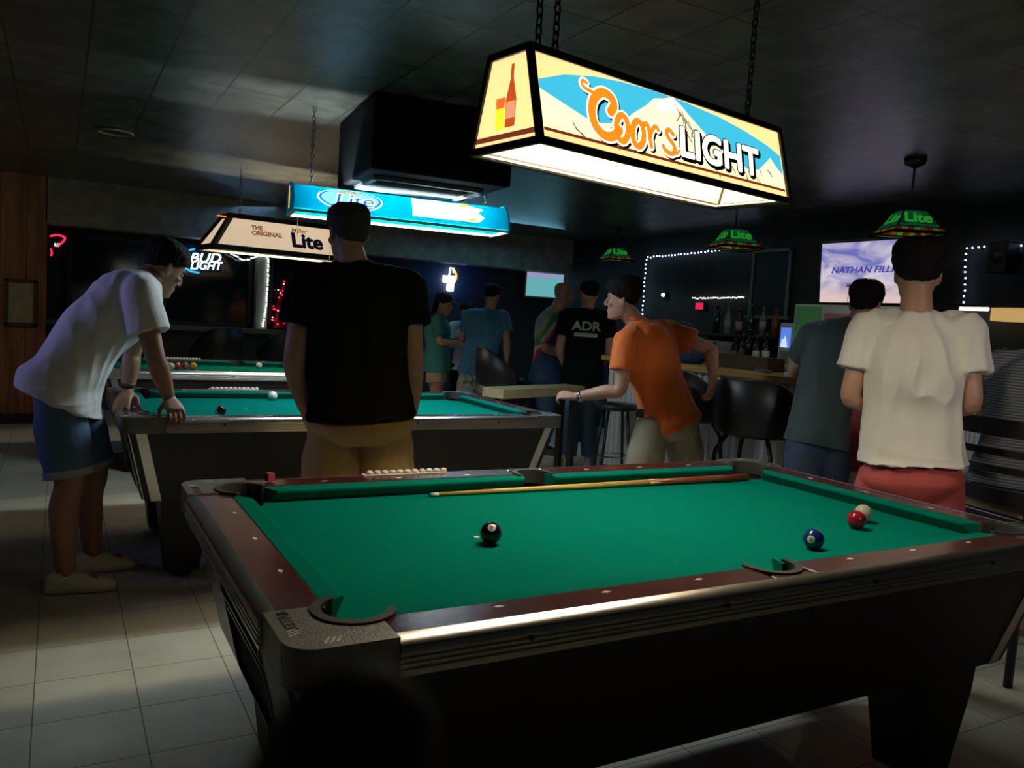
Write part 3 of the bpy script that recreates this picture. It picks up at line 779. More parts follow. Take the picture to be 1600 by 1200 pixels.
hang(lampB, [(-0.52, 0), (0.52, 0)], Hb - .01, CEIL - zb_)
def wrapB(o):
    """bend a flat print (x along, y up the face, z outward) round the barrel"""
    for v in o.data.vertices:
        x, y, z = v.co; v.co = barrel(x / Lb, PI * 0.02 + y / 0.21, 0.0015 + z)
    return o
def printB(poly, m_, z, name):
    bm = NB(); prism(bm, poly, (0, 0, z), (1, 0, 0), (0, 1, 0), (0, 0, 0.0006))
    bmesh.ops.subdivide_edges(bm, edges=bm.edges[:], cuts=3, use_grid_fill=True)
    return wrapB(obj(name, bm, m_, shadeB))
def oval(cx_, cy_, rx, ry, n=32): return [(cx_ + rx * math.cos(2 * PI * i / n), cy_ + ry * math.sin(2 * PI * i / n)) for i in range(n)]
printB(oval(.305, .105, .185, .095), G('pale_ring', (0.55, 0.85, 0.92), 0.9), 0.0, 'oval_rim')
printB(oval(.305, .105, .172, .084), G('badge_blue', (0.03, 0.22, 0.42), 0.8), 0.001, 'oval_badge')
printB(oval(.305, .105, .160, .074), G('badge_glow', (0.30, 0.72, 0.86), 0.9), 0.002, 'oval_badge')
def textB(name, s, size, m_, x, y, z, sx=1.0, off=0.0, sh=0.0):
    o = text(name, s, size, m_, shadeB, (0, 0, 0), (1, 0, 0), (0, 1, 0), 0.0004, sh, off, sx=sx)
    b = NB(); b.from_mesh(o.data); bmesh.ops.triangulate(b, faces=b.faces[:])
    for _ in range(3): bmesh.ops.subdivide_edges(b, edges=[e for e in b.edges if e.calc_length() > .012], cuts=1)
    bmesh.ops.triangulate(b, faces=b.faces[:]); b.to_mesh(o.data); b.free()
    for v in o.data.vertices: v.co += V((x, y, z))
    return wrapB(o)
textB('lettering', 'Lite', 0.125, G('letter_ice', (0.9, 0.97, 1.0), 1.0), .325, .094, 0.003, 1.15, 0.008, 0.15)
textB('lettering', 'Lite', 0.125, G('letter_navy', (0.02, 0.16, 0.42), 0.8), .325, .094, 0.004, 1.15, 0.001, 0.15)
textB('small_lettering', 'Miller', 0.045, G('letter_gold', (0.62, 0.36, 0.08), 0.8), .30, .163, 0.003, 1.2, 0.001, 0.3)
printB([(.66, .03), (1.06, .03), (1.10, .07), (1.06, .11), (1.10, .15), (1.03, .17), (.98, .20), (.90, .185), (.80, .20), (.72, .19), (.66, .20)], G('burst_white', (0.88, 0.98, 1.0), 1.3), 0.001, 'white_burst')
printB([(.93, .165), (.99, .20), (1.02, .17), (.97, .155)], G('splash_orange', (0.9, 0.42, 0.03), 0.9), 0.002, 'splash')
printB([(1.00, .05), (1.05, .06), (1.04, .035), (.99, .035)], G('splash_orange', (0, 0, 0)), 0.002, 'splash')
bm = NB()
prism(bm, [(-.02, .02), (.02, .02), (.028, .09), (.012, .12), (.012, .145), (-.012, .145), (-.012, .12), (-.028, .09)], (-Lb / 2 - .0125, 0, 0), (0, -1, 0), (0, 0, 1), (-.0008, 0, 0)); obj('bottle_print', bm, G('splash_orange', (0, 0, 0)), lampB)
# thin pull strings below it
for x in (-0.60, -0.42):
    bm = NB(); cyl(bm, (x, -.10, -.01), (x + .004, -.10, -0.30 if x > -.5 else -.14), 0.0016, n=6); obj('pull_string', bm, emis('dummy', (1, 1, 1), 1) if False else M_white_in, lampB)

# --- the wide cream lamp over the farthest table
Lo, Wo, Ho = 1.35, 0.46, 0.27
lampC = thing('pool_table_lamp', 'wide cream lamp with black lettering over the farthest table, partly behind the man in black', 'lamp', (0.235, 5.31, 1.775), 0.11)
M_cream2 = backlit('ivory_face', (0.62, 0.52, 0.39), 0.35, 0.68)
fc = frustum_lamp(lampC, Lo, Wo, Ho, 0.17, 0.12, M_cream2, M_cream2, 0.034)
lamp_tube(lampC, (-0.42, 0, 0.19), (0.42, 0, 0.19), 0.013, (1.0, 0.84, 0.62), 150.0)
bm = NB()
for a, b in (((-Lo / 2, -Wo / 2, -.022), (Lo / 2, -Wo / 2 + .02, -.004)), ((-Lo / 2, Wo / 2 - .02, -.022), (Lo / 2, Wo / 2, -.004)), ((-Lo / 2, -Wo / 2, -.022), (-Lo / 2 + .02, Wo / 2, -.004)), ((Lo / 2 - .02, -Wo / 2, -.022), (Lo / 2, Wo / 2, -.004))): box2(bm, a, b, .002)
obj('lower_rim', bm, mat('pale_rim', (0.75, 0.66, 0.5), 0.4), lampC)
hang(lampC, [(-0.40, 0.0), (0.40, 0.0)], Ho, CEIL - 1.775)
for k in (0, 2):
    f = fc[k]; o0 = f[1] + f[4] * .002
    P_ = lambda x, y: o0 + f[2] * x + f[3] * y
    text('lettering', 'THE', 0.052, G('sign_brown', (0.30, 0.14, 0.05), 0.5), f[0], P_(.375, .205), f[2], f[3], .0004, 0, .003)
    text('lettering', 'ORIGINAL', 0.056, G('sign_brown', (0, 0, 0)), f[0], P_(.455, .155), f[2], f[3], .0004, 0, .003)
    text('lettering', 'Lite', 0.185, G('sign_navy', (0.015, 0.018, 0.05), 0.2), f[0], P_(.80, .125), f[2], f[3], .0004, 0, .009)
    text('small_lettering', 'Miller', 0.060, G('sign_brown', (0, 0, 0)), f[0], P_(.735, .222), f[2], f[3], .0004, 0.3, .001)
    art(f[0], f, [(.05, .27), (.30, .27), (.32, .283), (.06, .283)], G('letter_orange', (0, 0, 0)), .0008, 'orange_edge')

# --- green stained glass pendants over the bar
M_gl = backlit('green_glass', (0.004, 0.12, 0.06), 0.75, 0.05)
M_gl2 = backlit('lime_glass', (0.05, 0.42, 0.05), 0.75, 0.30)
M_gl3 = backlit('teal_glass', (0.01, 0.20, 0.15), 0.75, 0.16)
def pendant(loc, rz, label):
    PS = 0.57
    t = thing('pendant_lamp', label, 'lamp', loc, rz, 'green stained glass pendants over the bar'); t.scale = (PS, PS, PS)
    b, a, h = 0.235, 0.115, 0.185
    z0 = 0.055
    for k in range(4):
        M = Matrix.Rotation(PI / 2 * k, 3, 'Z')
        q = [V((-b, -b, z0)), V((b, -b, z0)), V((a, -a, z0 + h)), V((-a, -a, z0 + h))]
        n = (q[1] - q[0]).cross(q[3] - q[0]).normalized()
        bm = NB(); ringloft(bm, [[M @ (p - n * .003) for p in q], [M @ p for p in q]])
        pn = obj('glass_panel', bm, M_gl, t)
        ux = M @ V((1, 0, 0)); uy = M @ (q[3] - q[0] - V((a * -1 + b, 0, 0))).normalized(); nn = M @ n
        o0 = M @ V((0, -b, z0)) + nn * .002
        text('lettering', 'Lite', 0.175, M_gl2, pn, o0 + uy * .118, ux, uy, .0006, .1, .008, sx=1.12)
        bm = NB(); prism(bm, [(-.215, .012), (.215, .012), (.195, .045), (.05, .034), (-.1, .05), (-.20, .036)], o0, ux, uy, nn * .0008); obj('teal_glass', bm, M_gl3, pn)
        bm = NB(); prism(bm, [(-.05, .195), (.05, .195), (.05, .216), (-.05, .216)], o0, ux, uy, nn * .0008); obj('teal_glass', bm, M_gl3, pn)
        # skirt of coloured squares
        cols = [(0.5, 0.05, 0.02), (0.30, 0.55, 0.02), (0.45, 0.04, 0.02), (0.12, 0.65, 0.04), (0.5, 0.16, 0.01), (0.42, 0.05, 0.02), (0.30, 0.5, 0.03), (0.40, 0.12, 0.02)]
        for i in range(8):
            w = (2 * b + .05) / 8; x0 = -b - .025 + w * i
            bm = NB(); c = [V((x0 + .003, -b - .020, .020)), V((x0 + w - .003, -b - .020, .020)), V((x0 + w - .003, -b - .003, z0 - .006)), V((x0 + .003, -b - .003, z0 - .006))]
            n2 = V((0, -1, .4)).normalized()
            ringloft(bm, [[M @ p for p in c], [M @ (p + n2 * .003) for p in c]])
            obj('skirt_glass', bm, backlit('skirt_%d' % i, [c * .35 for c in cols[i]], 0.7, 0.30), t)
    bm = NB()
    for k in range(4):
        M = Matrix.Rotation(PI / 2 * k, 3, 'Z'); q = [V((-b - .07, -b - .07, -.018)), V((b + .07, -b - .07, -.018)), V((b + .02, -b - .02, .018)), V((-b - .02, -b - .02, .018))]
        n = (q[1] - q[0]).cross(q[3] - q[0]).normalized(); ringloft(bm, [[M @ p for p in q], [M @ (p + n * .003) for p in q]])
    obj('brim', bm, backlit('dark_brim', (0.006, 0.02, 0.008), 0.4, 0.0), t)
    bm = NB()
    for k in range(4):
        M = Matrix.Rotation(PI / 2 * k, 3, 'Z')
        for p, q, r in (((-b, -b, z0), (-a, -a, z0 + h), .007), ((-b, -b, z0), (b, -b, z0), .006), ((-a, -a, z0 + h), (a, -a, z0 + h), .008), ((-b - .03, -b - .03, -.004), (b + .03, -b - .03, -.004), .006), ((-b, -b, z0), (-b - .03, -b - .03, -.004), .006)):
            cyl(bm, M @ V(p), M @ V(q), r, n=8)
    box2(bm, (-a, -a, z0 + h - .003), (a, a, z0 + h + .006))
    obj('leading', bm, M_blackframe, t)
    bm = NB(); HT = (CEIL - loc[2]) / PS; cyl(bm, (0, 0, z0 + h), (0, 0, HT - .05), .012, n=10); ball(bm, (0, 0, z0 + h + .05), .02, 12); obj('stem', bm, M_blackframe, t, True)
    bm = NB(); lathe(bm, [(.02, HT - .10), (.10, HT - .06), (.115, HT)]); obj('canopy', bm, M_blackframe, t, True)
    bm = NB(); ball(bm, (0, 0, z0 + .09), .03, 14); obj('bulb', bm, emis('bulb_glow', (0.95, 1.0, 0.72), 190.0), t, True)
    return t
pendant((3.00, 1.30, 2.00), -0.50, 'green glass pendant lamp in front of the bar television, nearest of three')
pendant((3.00, 2.75, 1.985), -0.35, 'green glass pendant lamp between the orange shirted man and the television, middle of three')
pendant((4.1, 5.75, 2.09), -0.25, 'small looking green glass pendant lamp above the man in orange, farthest of three')
# ------------------------------------------------------------------ the bar
M_bartop = wood_mat('bar_top_wood', (0.36, 0.22, 0.045), (0.55, 0.36, 0.09), 'Y', 4, 0.35)
M_corr = mat('galvanised_iron', (0.62, 0.63, 0.61), 0.38, 0.7, var=0.45, scale=4, stretch=(1, 6, 0.7))
M_blk = mat('black_vinyl', (0.007, 0.008, 0.009), 0.45)
M_blkm = mat('black_metal', (0.012, 0.012, 0.013), 0.4, 0.3)
M_chrome = mat('chrome', (0.7, 0.7, 0.7), 0.15, 1.0)
bar = thing('bar_counter', 'long bar with a yellowish wooden top and corrugated metal front', 'bar counter', (0, 0, 0))
BX = 2.75; BY0, BY1 = -1.1, 4.0
bm = NB(); box2(bm, (BX - .02, BY0, 1.03), (BX + .58, BY1, 1.075), 0.008); obj('countertop', bm, M_bartop, bar)
bm = NB(); N = int((BY1 - BY0) / 0.0085); rows = []
for z in (0.10, 1.03):
    rows.append([bm.verts.new((BX + .06 - 0.013 * math.sin(2 * PI * i * 0.0085 / 0.068), BY0 + i * 0.0085, z)) for i in range(N)])
for i in range(N - 1): bm.faces.new((rows[0][i], rows[0][i + 1], rows[1][i + 1], rows[1][i]))
obj('corrugated_front', bm, M_corr, bar, True)
bm = NB(); box2(bm, (BX + .075, BY0, 0.0), (BX + .14, BY1 - .01, 1.03)); box2(bm, (BX + .075, BY1 - .06, 0), (BX + .56, BY1 - .01, 1.03)); obj('inner_wall', bm, mat('bar_inner', (0.03, 0.025, 0.02), 0.6), bar)
bm = NB(); box2(bm, (BX + .05, BY0, 0), (BX + .075, BY1, .10), .003); obj('kick_board', bm, M_blk, bar)
bm = NB(); box2(bm, (BX + .038, .98, .54), (BX + .044, 1.43, 1.02), .001)
red = obj('red_panel', bm, mat('red_board', (0.42, 0.035, 0.02), 0.45)); tag(red, 'plain red panel fixed to the corrugated bar front between two standing men', 'panel')

# back bar: counter with cabinet doors, shelf above
bb_ = thing('back_bar', 'dark back counter behind the bar holding bottles', 'counter', (0, 0, 0))
bm = NB(); box2(bm, (4.18, -1.0, 0.0), (4.74, 5.4, 1.0), .004); obj('cabinet', bm, mat('dark_backbar', (0.03, 0.022, 0.016), 0.5), bb_)
bm = NB(); box2(bm, (4.14, -1.02, 1.0), (4.74, 5.42, 1.04), .005); obj('worktop', bm, mat('backbar_top', (0.06, 0.045, 0.03), 0.35), bb_)
for k in range(8):
    y0 = -0.9 + k * 0.78
    bm = NB(); box2(bm, (4.165, y0, .12), (4.182, y0 + .70, .92), .003); d = obj('door', bm, mat('backbar_door', (0.045, 0.03, 0.02), 0.5), bb_)
    bm = NB(); cyl(bm, (4.155, y0 + .08, .70), (4.155, y0 + .08, .82), .006, n=8); obj('handle', bm, M_chrome, d)
sh = thing('bottle_shelf', 'dark wall shelf above the back counter', 'shelf', (4.52, 3.3, 1.30))
bm = NB(); box2(bm, (-.10, .35, 0), (.22, 1.4, .025), .003); obj('board', bm, mat('dark_backbar', (0, 0, 0)), sh)
for y in (.40, .85, 1.3):
    bm = NB(); prism(bm, [(0, 0), (.20, 0), (.20, -.16)], (0, y, 0), (1, 0, 0), (0, 0, 1), (0, .02, 0)); obj('bracket', bm, M_blkm, sh)

def bottle(loc, label, glass, lab, h=0.29, r=0.036, group='bottles behind the bar'):
    t = thing('bottle', label, 'bottle', loc, 0, group)
    bm = NB(); lathe(bm, [(r * .9, 0), (r, .006), (r, h * .58), (r * .85, h * .66), (r * .40, h * .76), (r * .36, h * .93), (r * .42, h * .935), (r * .42, h * .97)], n=16)
    obj('glass', bm, mat('bottle_%s' % (str(glass)), glass, 0.1, spec=0.7), t, True)
    if lab:
        bm = NB(); lathe(bm, [(r + .0006, h * .16), (r + .0006, h * .50)], n=16); obj('paper_label', bm, mat('lab_%s' % (str(lab)), lab, 0.6), t, True)
    bm = NB(); cyl(bm, (0, 0, h * .965), (0, 0, h), r * .46, n=12); obj('cap', bm, mat('bottle_cap', (0.3, 0.28, 0.2), 0.35, 0.8), t, True)
    return t
Z1 = 1.04
BT = [(4.36, 3.62, 'dark bottle with a white label beside the lit picture box', (0.012, 0.014, 0.012), (0.7, 0.68, 0.6), .31),
      (4.36, 3.74, 'dark bottle with a wide white label, second left of the lit picture box', (0.02, 0.012, 0.006), (0.72, 0.7, 0.62), .29),
      (4.38, 3.86, 'tall black bottle, third left of the lit picture box', (0.008, 0.008, 0.008), None, .35),
      (4.40, 3.96, 'brown bottle, fourth left of the lit picture box', (0.06, 0.02, 0.006), (0.2, 0.17, 0.12), .30),
      (4.38, 4.04, 'small dark bottle just right of the pale buckets', (0.015, 0.02, 0.012), (0.25, 0.22, 0.16), .25),
      (4.40, 4.62, 'clear bottle with a pale label under the string of white lights', (0.10, 0.11, 0.10), (0.6, 0.6, 0.56), .28),
      (4.38, 4.74, 'green bottle left of the pale buckets', (0.01, 0.06, 0.03), (0.4, 0.4, 0.34), .30),
      (4.40, 4.86, 'dark bottle left of the green bottle on the back counter', (0.02, 0.015, 0.01), (0.5, 0.47, 0.4), .31),
      (4.38, 5.00, 'tall clear bottle at the far end of the back counter', (0.12, 0.13, 0.13), None, .34)]
for x, y, l, g, lb, h in BT: bottle((x, y, Z1), l, g, lb, h)
for i in range(7):
    y = 1.20 + i * 0.105
    bottle((4.36, y, Z1), ['blue glinting bottle at the right end behind the white shirted man', 'bluish bottle second from the right end of the back counter', 'dark blue bottle third from the right end of the back counter', 'clear bottle in the middle of the blue glinting row', 'navy bottle left of the clear one in the blue row', 'small blue bottle near the left end of the blue row', 'blue bottle at the left end of the row right of the television'][i],
           [(0.02, 0.05, 0.3), (0.03, 0.05, 0.16), (0.01, 0.02, 0.12), (0.12, 0.15, 0.2), (0.01, 0.02, 0.1), (0.02, 0.06, 0.25), (0.02, 0.04, 0.2)][i], (0.1, 0.12, 0.2) if i % 2 else None, .26 + .03 * (i % 3))
for i in range(6):
    y = 3.72 + i * 0.16
    bottle((4.56, y, 1.325), ['amber', 'clear', 'dark green', 'brown', 'pale', 'black'][i] + ' liquor bottle on the dark wall shelf', [(0.2, 0.08, 0.01), (0.2, 0.2, 0.19), (0.01, 0.05, 0.02), (0.08, 0.03, 0.01), (0.3, 0.28, 0.2), (0.01, 0.01, 0.01)][i], (0.4, 0.36, 0.28) if i in (1, 3, 4) else None, .27 + .02 * (i % 3), .034)
def bucket(loc, label):
    t = thing('bucket', label, 'bucket', loc, 0, 'pale buckets on the back counter')
    bm = NB(); lathe(bm, [(.075, 0), (.095, .20), (.100, .20), (.100, .212), (.092, .212), (.088, .19), (.001, .185)], n=20); obj('body', bm, mat('pale_plastic', (0.50, 0.50, 0.46), 0.5, var=0.2, scale=20), t, 'auto')
    bm = NB(); tube(bm, [V((0, .1 * math.cos(a), .20 - .05 * math.sin(a))) + V((-.09 * math.sin(a), 0, 0)) for a in [PI * i / 12 for i in range(13)]], .003, 6); obj('handle', bm, M_chrome, t, True)
bucket((4.38, 4.17, Z1), 'pale plastic bucket on the back counter, right one of two'); bucket((4.38, 4.42, Z1), 'pale plastic bucket on the back counter, left one of two')

# lit picture box in a white frame
t = thing('touch_game_machine', 'white framed box with a lit blue picture behind the bar', 'game machine', (4.30, 3.32, Z1)); t.rotation_euler = (0, 0, -0.35)
bm = NB(); box2(bm, (-.02, -.13, 0), (.16, .13, .42), .012); obj('case', bm, mat('white_case', (0.62, 0.62, 0.58), 0.4), t)
bm = NB(); box2(bm, (-.024, -.09, .20), (-.0205, .09, .38)); obj('screen', bm, emis('screen_blue', (0.10, 0.22, 0.75), 1.0), t)
bm = NB(); prism(bm, [(-.08, .20), (.05, .20), (.03, .26), (.00, .31), (-.03, .27), (-.06, .28)], (-.0242, 0, 0), (0, -1, 0), (0, 0, 1), (-.0008, 0, 0)); obj('picture_figure', bm, emis('screen_white', (0.6, 0.75, 1.0), 1.0), t)
bm = NB(); box2(bm, (-.024, -.08, .05), (-.0205, .08, .17)); obj('panel', bm, mat('tan_panel', (0.3, 0.27, 0.18), 0.5), t)

# on the bar: wooden box, grey tray, white board with coloured papers
t = thing('wooden_box', 'long brown wooden box standing on the bar top in front of the bottles', 'box', (3.08, 2.62, 1.0755)); t.rotation_euler = (0, 0, 0.05)
bm = NB()
for a, b in (((-.09, -.30, 0), (.09, .30, .012)), ((-.09, -.30, 0), (-.078, .30, .10)), ((.078, -.30, 0), (.09, .30, .10)), ((-.09, -.30, 0), (.09, -.288, .10)), ((-.09, .288, 0), (.09, .30, .10))): box2(bm, a, b, .002)
obj('tray', bm, wood_mat('box_wood', (0.05, 0.03, 0.012), (0.10, 0.06, 0.025), 'Y', 8), t)
bm = NB()
for y in (-.1, .1): box2(bm, (-.078, y - .005, .012), (.078, y + .005, .09))
obj('dividers', bm, MATS['box_wood'], t)
t = thing('ashtray', 'flat grey tray on the bar edge right of the wooden box', 'tray', (2.84, 2.20, 1.075))
bm = NB(); lathe(bm, [(.055, 0), (.06, .022), (.052, .022), (.047, .008), (.001, .008)], n=18); obj('dish', bm, mat('grey_dish', (0.22, 0.22, 0.2), 0.4), t, 'auto')
t = thing('menu_board', 'whiteboard with green and pink paper, propped on the bar behind the man in green', 'board', (3.16, 1.86, 1.075)); t.rotation_euler = (0, 0, 0.12)
bm = NB(); box2(bm, (0, -.40, 0), (.02, .36, .50), .004); bd = obj('board', bm, mat('white_board', (0.55, 0.62, 0.54), 0.35), t)
bm = NB(); box2(bm, (-.003, .14, .20), (0, .345, .485)); obj('paper', bm, mat('green_paper', (0.16, 0.58, 0.22), 0.7), t)
bm = NB(); box2(bm, (-.003, -.14, .14), (0, .12, .44)); obj('paper', bm, mat('pink_paper', (0.60, 0.20, 0.22), 0.7), t)
bm = NB(); box2(bm, (0.02, -.05, 0), (.16, .05, .015), .002); obj('foot', bm, M_blkm, t)

# television over the back bar
def screen_mat():
    M = bpy.data.materials.new('tv_picture'); M.use_nodes = True; nt = M.node_tree; nt.nodes.clear()
    tc = nt.nodes.new('ShaderNodeTexCoord'); sp = nt.nodes.new('ShaderNodeSeparateXYZ'); nt.links.new(tc.outputs['Object'], sp.inputs[0])
    n = nt.nodes.new('ShaderNodeTexNoise'); n.inputs['Scale'].default_value = 3.2; n.inputs['Detail'].default_value = 5; n.inputs['Distortion'].default_value = 0.8
    mp = nt.nodes.new('ShaderNodeMapping'); mp.inputs['Scale'].default_value = (1, 1, 2.2); mp.inputs['Rotation'].default_value = (0.6, 0, 0)
    nt.links.new(tc.outputs['Object'], mp.inputs[0]); nt.links.new(mp.outputs[0], n.inputs['Vector'])
    r = nt.nodes.new('ShaderNodeValToRGB'); r.color_ramp.elements[0].position = 0.38; r.color_ramp.elements[0].color = (0.16, 0.17, 0.50, 1)
    r.color_ramp.elements[1].position = 0.62; r.color_ramp.elements[1].color = (0.66, 0.60, 0.70, 1)
    nt.links.new(n.outputs['Fac'], r.inputs[0])
    r2 = nt.nodes.new('ShaderNodeMapRange'); r2.inputs[1].default_value = -0.05; r2.inputs[2].default_value = -0.22
    nt.links.new(sp.outputs[2], r2.inputs[0])
    mx = nt.nodes.new('ShaderNodeMix'); mx.data_type = 'RGBA'; mx.inputs[7].default_value = (0.78, 0.58, 0.52, 1)
    nt.links.new(r2.outputs[0], mx.inputs[0]); nt.links.new(r.outputs[0], mx.inputs[6])
    e = nt.nodes.new('ShaderNodeEmission'); e.inputs[1].default_value = 0.95; nt.links.new(mx.outputs[2], e.inputs[0])
    o = nt.nodes.new('ShaderNodeOutputMaterial'); nt.links.new(e.outputs[0], o.inputs[0]); return M
tv = thing('television', 'wide television showing a cloudy sky with a title, above the back bar', 'television', (4.30, 2.565, 1.905)); tv.rotation_euler = (0, -0.06, 0)
bm = NB(); box2(bm, (0, -.475, -.285), (.05, .475, .275), .008); obj('case', bm, mat('tv_black', (0.006, 0.006, 0.007), 0.3), tv)
bm = NB(); box2(bm, (-.004, -.45, -.248), (-.0005, .45, .252)); scr = obj('screen', bm, screen_mat(), tv)
text('title', 'NATHAN FILLION', 0.072, emis('title_blue', (0.06, 0.05, 0.34), 1.0), scr, (-.005, -.03, .02), (0, -1, 0), (0, 0, 1), .0003, .25, .0022, sx=1.28)
bm = NB()
for x, h in ((.16, .13), (.12, .10)):
    ribbon(bm, [(-x, -.245), (-x + .01, -.245 + h)], .006, 0, .0006)
    for a in range(5):
        ribbon(bm, [(-x + .01, -.245 + h), (-x + .01 + .03 * math.cos(a * PI / 4), -.245 + h + .022 * math.sin(a * PI / 4) + .004)], .010, 0, .0006)
place(obj('palm_trees', bm, emis('palm_dark', (0.06, 0.05, 0.06), 1.0), scr), (-.005, 0, 0), (0, -1, 0), (0, 0, 1))
bm = NB(); box2(bm, (.05, -.05, -.06), (.45, .05, .06), .004); obj('mount', bm, M_blkm, tv)
t = thing('television', 'small television glowing turquoise high at the back beside the bald man', 'television', (4.52, 7.95, 1.86)); t.rotation_euler = (0.0, 0, -0.40)
bm = NB(); box2(bm, (-.30, 0, -.20), (.30, .05, .19), .006); obj('case', bm, MATS['tv_black'], t)
bm = NB(); box2(bm, (-.275, -.003, -.175), (.275, -.0005, .17)); s2 = obj('screen', bm, emis('tv_turquoise', (0.16, 0.52, 0.56), 0.8), t)
bm = NB(); prism(bm, [(-.275, .09), (-.1, .10), (-.02, .085), (.1, .11), (.275, .10), (.275, .17), (-.275, .17)], (0, -.0034, 0), (1, 0, 0), (0, 0, 1), (0, -.0006, 0)); obj('picture_band', bm, emis('tv_lilac', (0.40, 0.36, 0.62), 0.8), s2)
bm = NB(); box2(bm, (-.05, .05, -.05), (.05, .42, .05)); obj('mount', bm, M_blkm, t)

# dark framed board and small things on the wall behind the bar
t = thing('chalk_board', 'dark rectangular board in a grey frame on the wall left of the television', 'board', (4.73, 3.98, 1.86))
bm = NB()
for a, b in (((-.03, -.25, -.34), (0, -.225, .34)), ((-.03, .225, -.34), (0, .25, .34)), ((-.03, -.25, .31), (0, .25, .34)), ((-.06, -.27, -.36), (0, .27, -.325))): box2(bm, a, b, .003)
obj('frame', bm, mat('grey_sill', (0.22, 0.23, 0.22), 0.5), t)
bm = NB(); box2(bm, (-.015, -.23, -.33), (-.005, .23, .32)); obj('slate', bm, mat('slate', (0.008, 0.009, 0.010), 0.5), t)
def string_lights(name, label, pts, step, color, strength, size, m_cord=None, every=None):
    t = thing(name, label, 'string lights', pts[0])
    P = smoothline(pts, 10) if len(pts) > 2 else [V(p) for p in pts]
    o = V(pts[0]); P = [p - o for p in P]
    bm = NB(); tube(bm, P, .003, 5); obj('cord', bm, m_cord or M_blkm, t)
    d = 0.0; nxt = 0.0; i = 0; proto = None
    for a, b in zip(P, P[1:]):
        L = (b - a).length
        while nxt <= d + L:
            p = a.lerp(b, (nxt - d) / max(L, 1e-6))
            if proto is None:
                bm = NB(); ball(bm, (0, 0, 0), size, 8); proto = obj('light_bulb', bm, emis('%s_%d' % (name, len(MATS)), color, strength), t, True); c = proto
            else:
                c = proto.copy(); COL.objects.link(c); c.parent = t
            c.location = p + V((random.uniform(-.004, .004), random.uniform(-.004, .004), random.uniform(-.006, .006))); nxt += step; i += 1
        d += L
    return t
WX = 4.70
string_lights('string_lights', 'bluish white string lights outlining the bar back, left of the middle pendant', [(WX, 5.95, 1.50), (WX, 5.955, 1.85), (WX, 5.95, 2.17), (WX, 5.85, 2.185), (WX, 5.2, 2.20), (WX, 4.2, 2.235)], .055, (0.55, 0.70, 1.0), 5.0, .009)
string_lights('string_lights', 'white string lights edging the dark opening at far right behind the seated woman', [(WX, 1.955, 1.56), (WX, 1.97, 1.85), (WX, 1.985, 2.085), (WX, 1.93, 2.12), (WX, 1.7, 2.12), (WX, 1.3, 2.12)], .046, (0.55, 0.68, 1.0), 5.0, .0075)
string_lights('string_lights', 'short straight row of white lights above the red sign on the bar wall', [(WX, 5.08, 1.70), (WX, 4.28, 1.715)], .026, (0.95, 0.95, 0.85), 2.2, .008)
t = thing('light_sign', 'tiny glowing red sign on the bar wall under the row of white lights', 'sign', (4.74, 4.97, 1.615))
bm = NB(); box2(bm, (-.03, -.07, -.045), (0, .07, .045), .004); obj('case', bm, M_blkm, t)
bm = NB(); box2(bm, (-.034, -.06, -.036), (-.0305, .06, .036)); obj('panel', bm, emis('red_led', (0.75, 0.02, 0.10), 1.0), t)
t = thing('wall_lamp', 'small white lamp on the bar wall behind the head of the man in orange', 'lamp', (4.74, 5.58, 1.735))
bm = NB(); box2(bm, (-.04, -.03, -.03), (0, .03, .03), .006); obj('base', bm, M_blkm, t)
bm = NB(); ball(bm, (-.05, 0, 0), .024, 12); obj('bulb', bm, emis('small_white', (1, 1, 0.9), 1.6), t, True)
# lit cooler top and speaker in the corner at far right
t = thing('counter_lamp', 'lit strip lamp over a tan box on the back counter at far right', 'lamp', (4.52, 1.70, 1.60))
bm = NB(); box2(bm, (.0, -.34, .05), (.2, .24, .07), .003); obj('hood', bm, M_blkm, t)
bm = NB(); cyl(bm, (.04, -.02, .035), (.04, .20, .035), .012, n=10); obj('fluorescent_tube', bm, emis('small_tube', (1.0, 0.92, 0.68), 7.0), t, True)
bm = NB(); box2(bm, (.0, -.32, -.05), (.16, -.06, .045), .006); obj('self_glow_box', bm, backlit('self_glow_tan', (0.62, 0.44, 0.18), 0.5, 0.55), t)  # tube light on the box is put in as its own emission
for y in (-.34, .20):
    bm = NB(); box2(bm, (.17, y, -.56), (.20, y + .04, .06)); obj('post', bm, M_blkm, t)
t = thing('wall_speaker', 'black speaker hanging inside the lit outline at far right', 'speaker', (4.55, 1.62, 2.03))
bm = NB(); box2(bm, (-.06, -.07, -.13), (.1, .07, .10), .01); obj('case', bm, M_blkm, t)
bm = NB(); box2(bm, (.10, -.03, -.03), (.20, .03, .03)); obj('bracket', bm, M_blkm, t)
bm = NB(); lathe(bm, [(.05, 0), (.052, .006), (.04, .004), (.001, -.006)], n=18); place(obj('cone', bm, M_blk, t, True), (-.0605, 0, -.01), (0, 1, 0), (0, 0, 1))

